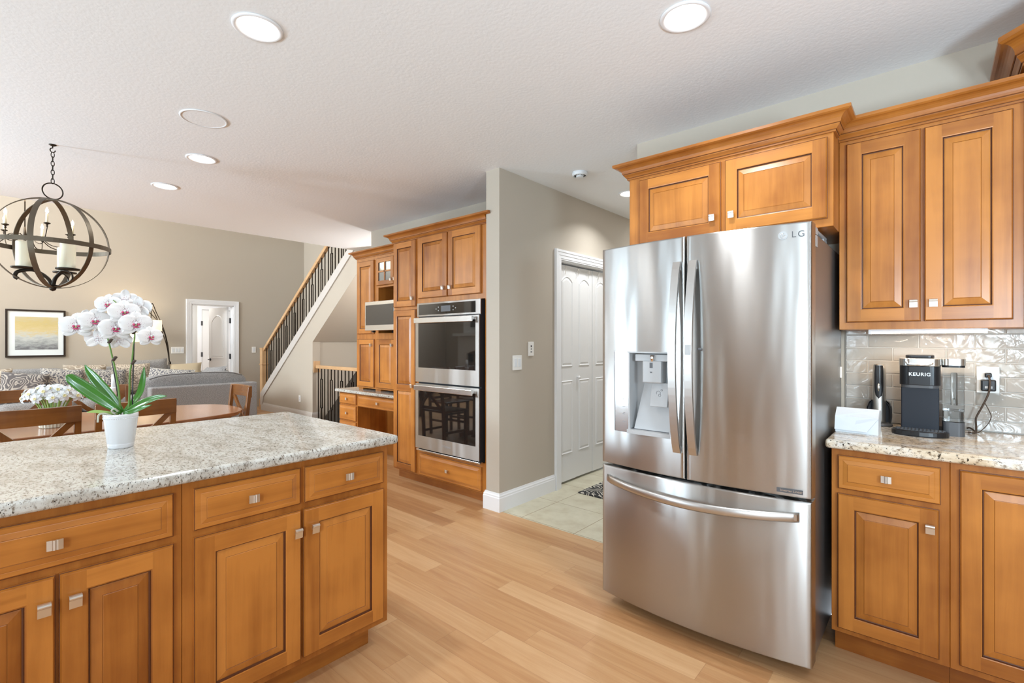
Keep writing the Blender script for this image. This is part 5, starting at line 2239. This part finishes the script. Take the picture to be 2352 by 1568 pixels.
for k in range(3):
    a = ring_dir + R((3, 243, 123)[k])
    px, py = .138 * math.cos(a), .138 * math.sin(a)
    zp = 1.800 - CEIL
    MB().mat('iron', smooth=True).lathe([(.062, 0), (.065, .004), (.065, .010), (.060, .008), (0, .006)], 28, (px, py, zp)).build('candle_plate', gl)
    P = cat_rom([(.006 * math.cos(a), .006 * math.sin(a), zb + .02), (.02 * math.cos(a), .02 * math.sin(a), zb + .06), (.05 * math.cos(a), .05 * math.sin(a), zp - .03), (.10 * math.cos(a), .10 * math.sin(a), zp - .005),
                 (.165 * math.cos(a), .165 * math.sin(a), zp - .022), (.180 * math.cos(a), .180 * math.sin(a), zp - .055), (.165 * math.cos(a), .165 * math.sin(a), zp - .070)], 6)
    MB().mat('iron', smooth=True).tube(P, .0085, 8, flat=(1.3, .5)).build('scroll_arm', gl)
    t = empty('pillar_candle', (GX + px, GY + py, zp + CEIL + .010), 0, ['cream pillar candle on the globe chandelier plate, the leftmost one', 'cream pillar candle on the globe chandelier plate, rear one partly hidden', 'cream pillar candle on the globe chandelier plate, front right one'][k], 'candle', 'pillar candles in the globe chandelier')
    MB().mat('wax', smooth=False).lathe([(.040, 0), (.041, .004), (.041, .165), (.038, .170), (.030, .162), (0, .158)], 32).build('wax_body', t)
    MB().mat('black').lathe([(.0012, .158), (.001, .172)], 6).build('wick', t)

# ------------------------------------------------------------------ electric candle chandelier in the living room
cx_, cy_ = -8.05, .53
cd = empty('candle_chandelier', (cx_, cy_, LCEIL), 0, 'black iron chandelier of lit candle bulbs in the living room, seen through the globe', 'chandelier')
b = MB().mat('iron', smooth=True)
b.lathe([(0, 0), (.02, .01), (.035, .03), (.015, .06), (.012, .14), (.03, .18), (.015, .22), (.008, .30)], 16, (0, 0, 2.36 - LCEIL))
b.tube([(0, 0, 2.64 - LCEIL), (0, 0, -.02)], .006, 8)
b.lathe([(0, -.04), (.06, -.02), (.06, 0)], 16)
b.build('stem', cd)
for k in range(8):
    a = k * PI / 4 + .33
    R_ = .46 if k % 2 == 0 else .40
    zz = 2.66 if k % 2 == 0 else 2.60
    P = cat_rom([(.02 * math.cos(a), .02 * math.sin(a), 2.52 - LCEIL), (.12 * math.cos(a), .12 * math.sin(a), 2.56 - LCEIL), (.24 * math.cos(a), .24 * math.sin(a), 2.46 - LCEIL), (.38 * math.cos(a), .38 * math.sin(a), 2.45 - LCEIL), (R_ * math.cos(a), R_ * math.sin(a), zz - .06 - LCEIL), (R_ * math.cos(a), R_ * math.sin(a), zz - LCEIL)], 6)
    arm = MB().mat('iron', smooth=True).tube(P, .005, 6)
    arm.lathe([(.008, -.04), (.012, -.03), (.007, -.02), (.012, -.012), (.032, -.002), (.030, .006), (.012, .004)], 14, (R_ * math.cos(a), R_ * math.sin(a), zz - LCEIL))
    ao = arm.build('arm', cd)
    MB().mat('wax', smooth=True).lathe([(.012, .004), (.012, .11), (0, .112)], 12, (R_ * math.cos(a), R_ * math.sin(a), zz - LCEIL)).build('candle_sleeve', ao)
    MB().mat('flame', smooth=True).lathe([(.004, .11), (.014, .130), (.013, .148), (.006, .172), (0, .185)], 12, (R_ * math.cos(a), R_ * math.sin(a), zz - LCEIL)).build('bulb', ao)
l = bpy.data.lights.new('chandelier_glow', 'POINT')
l.energy = 30
l.color = (1, .82, .6)
l.shadow_soft_size = .25
o = bpy.data.objects.new('chandelier_glow', l)
COL.objects.link(o)
o.location = (cx_, cy_, 2.95)

# ------------------------------------------------------------------ framed picture
pc = empty('framed_picture', (XW + .002, .800, 1.436), R(90), 'abstract yellow and grey print in a dark frame on the living room wall', 'picture')
hw, hh = .328, .358
b = MB().mat('frame')
b.box(-hw, hw, -.026, 0, -hh, -hh + .026).box(-hw, hw, -.026, 0, hh - .026, hh).box(-hw, -hw + .024, -.026, 0, -hh + .026, hh - .026).box(hw - .024, hw, -.026, 0, -hh + .026, hh - .026)
b.build('frame', pc, bevel=.003)
MB().mat('mat_board').box(-hw + .02, hw - .02, -.012, -.002, -hh + .02, hh - .02).build('mat', pc)
MB().mat('art').box(-.228, .242, -.0135, -.012, -.245, .250).build('print', pc)


# ------------------------------------------------------------------ sofa
def cushion(mb, cx, cy, cz, w, d, h, rx=0, rz=0, pw=3.2, n=18, corner=.0, m=10):
    """soft box pillow, superellipsoid; w along x, d along y, h along z"""
    mat = Matrix.Rotation(rz, 3, 'Z') @ Matrix.Rotation(rx, 3, 'X')
    rows = []

    def se(c, p):
        return math.copysign(abs(c) ** p, c)
    e1, e2 = 2 / pw, 2 / pw
    for i in range(m + 1):
        ph = -PI / 2 + PI * i / m
        row = []
        for j in range(n * 2):
            th = 2 * PI * j / (n * 2)
            x = w / 2 * se(math.cos(ph), e1) * se(math.cos(th), e2)
            y = d / 2 * se(math.cos(ph), e1) * se(math.sin(th), e2)
            z = h / 2 * se(math.sin(ph), e1)
            v = mat @ Vector((x, y, z)) + Vector((cx, cy, cz))
            row.append(v)
        rows.append(mb.verts(row))
    k = n * 2
    for A, B in zip(rows, rows[1:]):
        for j in range(k):
            jj = (j + 1) % k
            mb.face([A + j, A + jj, B + jj, B + j])
    return mb


sf = empty('sectional_sofa', (-9.0, .8, 0), 0, 'large grey tweed sectional sofa in the living room', 'sofa')
SX, SY = -9.0, .8
b = MB().mat('sofa')
b.box(-10.12 - SX, -9.15 - SX, -2.2 - SY, 3.03 - SY, .06, .30)     # wall run
b.box(-9.15 - SX, -7.95 - SX, 2.02 - SY, 3.03 - SY, .06, .30)
b.build('base', sf, bevel=.02, bseg=3)
b = MB().mat('sofa')
b.box(-10.12 - SX, -9.92 - SX, -2.2 - SY, 3.03 - SY, .06, .78)
b.build('back_frame', sf, bevel=.03, bseg=3)
b = MB().mat('sofa')
b.box(-9.90 - SX, -8.04 - SX, 2.86 - SY, 3.04 - SY, .06, .69)
b.build('end_frame', sf, bevel=.02, bseg=3)
b = MB().mat('sofa')
b.box(-8.05 - SX, -7.86 - SX, 1.70 - SY, 3.05 - SY, .03, .695)
b.build('back_panel', sf, bevel=.02, bseg=3)
for i in range(5):
    y0 = -2.15 + i * .83
    cushion(MB().mat('sofa', smooth=True), -9.55 - SX, y0 + .41 - SY, .39, .80, .82, .20, pw=6).build('seat_cushion', sf)
for i in range(6):
    y0 = -2.15 + i * .83
    cushion(MB().mat('sofa', smooth=True), -9.84 - SX, y0 + .41 - SY, .68, .24, .82, .48, pw=4.5).build('back_cushion', sf)
cushion(MB().mat('sofa', smooth=True), -8.45 - SX, 2.40 - SY, .39, .85, .85, .20, pw=6).build('seat_cushion', sf)
cushion(MB().mat('sofa', smooth=True), -8.14 - SX, 2.30 - SY, .655, .26, 1.35, .42, pw=3.6, m=14).build('back_cushion', sf)
cushion(MB().mat('sofa', smooth=True), -8.7 - SX, 2.74 - SY, .66, .95, .26, .44, pw=3.6).build('back_cushion', sf)
b = MB().mat('sofapipe', smooth=True)
b.tube(cat_rom([(-8.02 - SX, 1.72 - SY, .80), (-8.02 - SX, 1.90 - SY, .845), (-8.02 - SX, 2.3 - SY, .860), (-8.02 - SX, 2.7 - SY, .845), (-8.02 - SX, 2.88 - SY, .80)]), .006, 6)
b.build('piping', sf)


def pillow(x, y, z, s, rx, rz, mat, label, th=.15, w=None):
    b = MB().mat(mat, smooth=True)
    n = 14
    grid = {}
    for side in (1, -1):
        for i in range(n + 1):
            for j in range(n + 1):
                u, v = 2 * i / n - 1, 2 * j / n - 1
                pu = u * (1 - .06 * (1 - v * v) * -1 - .06)
                pv = v * (1 - .06 * (1 - u * u) * -1 - .06)
                pu = u * (.94 + .06 * abs(v) ** 2)
                pv = v * (.94 + .06 * abs(u) ** 2)
                d = th / 2 * ((1 - u ** 4) * (1 - v ** 4)) ** .55
                grid[side, i, j] = b.verts([(pu * (w or s) / 2, side * d, pv * s / 2)])
    for side in (1, -1):
        for i in range(n):
            for j in range(n):
                q = [grid[side, i, j], grid[side, i + 1, j], grid[side, i + 1, j + 1], grid[side, i, j + 1]]
                b.face(q if side == -1 else q[::-1])
    o = b.build('throw_pillow', None, (x, y, z))
    o.rotation_euler = (rx, R(random.uniform(-6, 6)), rz)
    tag(o, label, 'pillow', 'throw pillows on the sectional')
    return o


# along the wall, facing the kitchen (rz=90 -> front to +x)
pillow(-9.56, .27, .70, .50, R(-15), R(90), 'paisley2', 'tan paisley pillow at the far left of the sofa')
pillow(-9.36, .60, .66, .48, R(-18), R(80), 'paisley', 'grey paisley pillow right of the tan paisley one')
pillow(-9.46, 1.00, .69, .48, R(-15), R(95), 'speckle', 'dark speckled square pillow below the framed picture')
pillow(-9.62, 1.27, .72, .50, R(-12), R(85), 'paisley2', 'tan and grey paisley pillow right of the dark speckled one')
pillow(-9.40, 1.50, .68, .46, R(-18), R(95), 'speckle', 'dark speckled pillow partly behind the orchid leaf')
pillow(-9.56, 1.82, .72, .50, R(-12), R(88), 'speckle2', 'tan speckled pillow left of the orchid stems')
pillow(-9.70, 2.10, .78, .50, R(-10), R(95), 'sofa', 'plain grey pillow behind the orchid stems')
pillow(-9.55, 2.55, .76, .46, R(-38), R(70), 'tanpillow', 'plain tan pillow below the arc lamp')
pillow(-8.75, 2.12, .70, .48, R(-35), R(60), 'speckle', 'speckled grey pillow slumped behind the sofa back', w=.6)
pillow(-8.55, 2.62, .72, .46, R(-30), R(20), 'sofa', 'plain grey pillow at the right end of the sofa')

# coffee table / ottoman seen between chair rails
ct = empty('coffee_table', (-7.1, .62, 0), 0, 'low dark coffee table in front of the wall sofa', 'table')
MB().mat('chairwood', 1, .5).box(-.35, .35, -.55, .55, .40, .44).build('top', ct, bevel=.006)
for sx_ in (-1, 1):
    for sy_ in (-1, 1):
        MB().mat('chairwood', 0, .5).box(sx_ * .31 - .03, sx_ * .31 + .03, sy_ * .51 - .03, sy_ * .51 + .03, 0, .40).build('leg', ct)

# ------------------------------------------------------------------ arc lamp
al = empty('arc_floor_lamp', (-9.98, 2.43, 0), 0, 'bronze arc floor lamp with glowing drum shades behind the sofa', 'lamp')
MB().mat('iron', smooth=True).lathe([(.15, 0), (.15, .02), (.03, .03), (.022, .06), (.020, .95), (.012, .97)], 24).build('base', al)
shd = [((.06, -.28, 1.58), .15, .18), ((.10, -.67, 1.66), .15, .18), ((.22, -.48, 1.38), .13, .15)]
for i, ((dx, dy, z), r_, h_) in enumerate(shd):
    P = cat_rom([(0, 0, .9), (.01, -.03 - .01 * i, 1.25), (.02, -.10 - .02 * i, 1.55), (.04, -.20 + (dy + .28) * .35, 1.80 + .03 * i), (dx, dy * .95, 1.90 + .05 * (1 - i) if i < 2 else 1.72), (dx, dy, z + h_ * .55)], 7)
    MB().mat('iron', smooth=True).tube(P, .0065, 6).build('arc_arm', al)
    b = MB().mat('shade', smooth=True).lathe([(r_, 0), (r_, h_), (r_ - .004, h_), (r_ - .004, 0)], 32, (dx, dy, z - h_ / 2))
    b.build('drum_shade', al)
    l = bpy.data.lights.new('lamp_glow', 'POINT')
    l.energy = 4
    l.color = (1, .82, .58)
    l.shadow_soft_size = .05
    o = bpy.data.objects.new('lamp_glow', l)
    COL.objects.link(o)
    o.location = (-9.98 + dx, 2.43 + dy, z)

# ------------------------------------------------------------------ patterned mat in the hall
tag(MB().mat('rug').box(-2.34, -1.62, 3.55, 4.75, .001, .009).build('hall_mat'), 'black and cream patterned mat on the hall tiles', 'mat')

# ------------------------------------------------------------------ fireplace, seen in the upper oven glass
fp = empty('fireplace', (-8.45, YS + .01, 0), 0, 'white fireplace with an arched stone opening, reflected in the upper oven door', 'fireplace')
b = MB().mat('mantel')
b.box(-.95, -.62, 0, .35, 0, 1.45).box(.62, .95, 0, .35, 0, 1.45)
b.prism([(-.62, 1.0)] + [(-.62 + 1.24 * i / 12, 1.0 + .12 * math.sin(PI * i / 12)) for i in range(1, 12)] + [(.62, 1.0), (.62, 1.45), (-.62, 1.45)], 0, .35, 'y')
b.box(-1.05, 1.05, 0, .45, 1.45, 1.52).box(-.9, .9, 0, .2, 1.52, 2.8)
b.build('surround', fp)
b = MB().mat('stone')
b.box(-.62, -.42, 0, .30, 0, 1.0).box(.42, .62, 0, .30, 0, 1.0).box(-.62, .62, 0, .30, .78, 1.11)
b.build('stone_facing', fp)
MB().mat('firebox').box(-.42, .42, 0, .22, 0, .78).build('firebox', fp)
tag(MB().mat('glassblack').box(-9.05, -7.85, YS + .215, YS + .25, 1.68, 2.35).build('television', bevel=.005), 'black flat television above the fireplace, reflected in the oven glass', 'television')
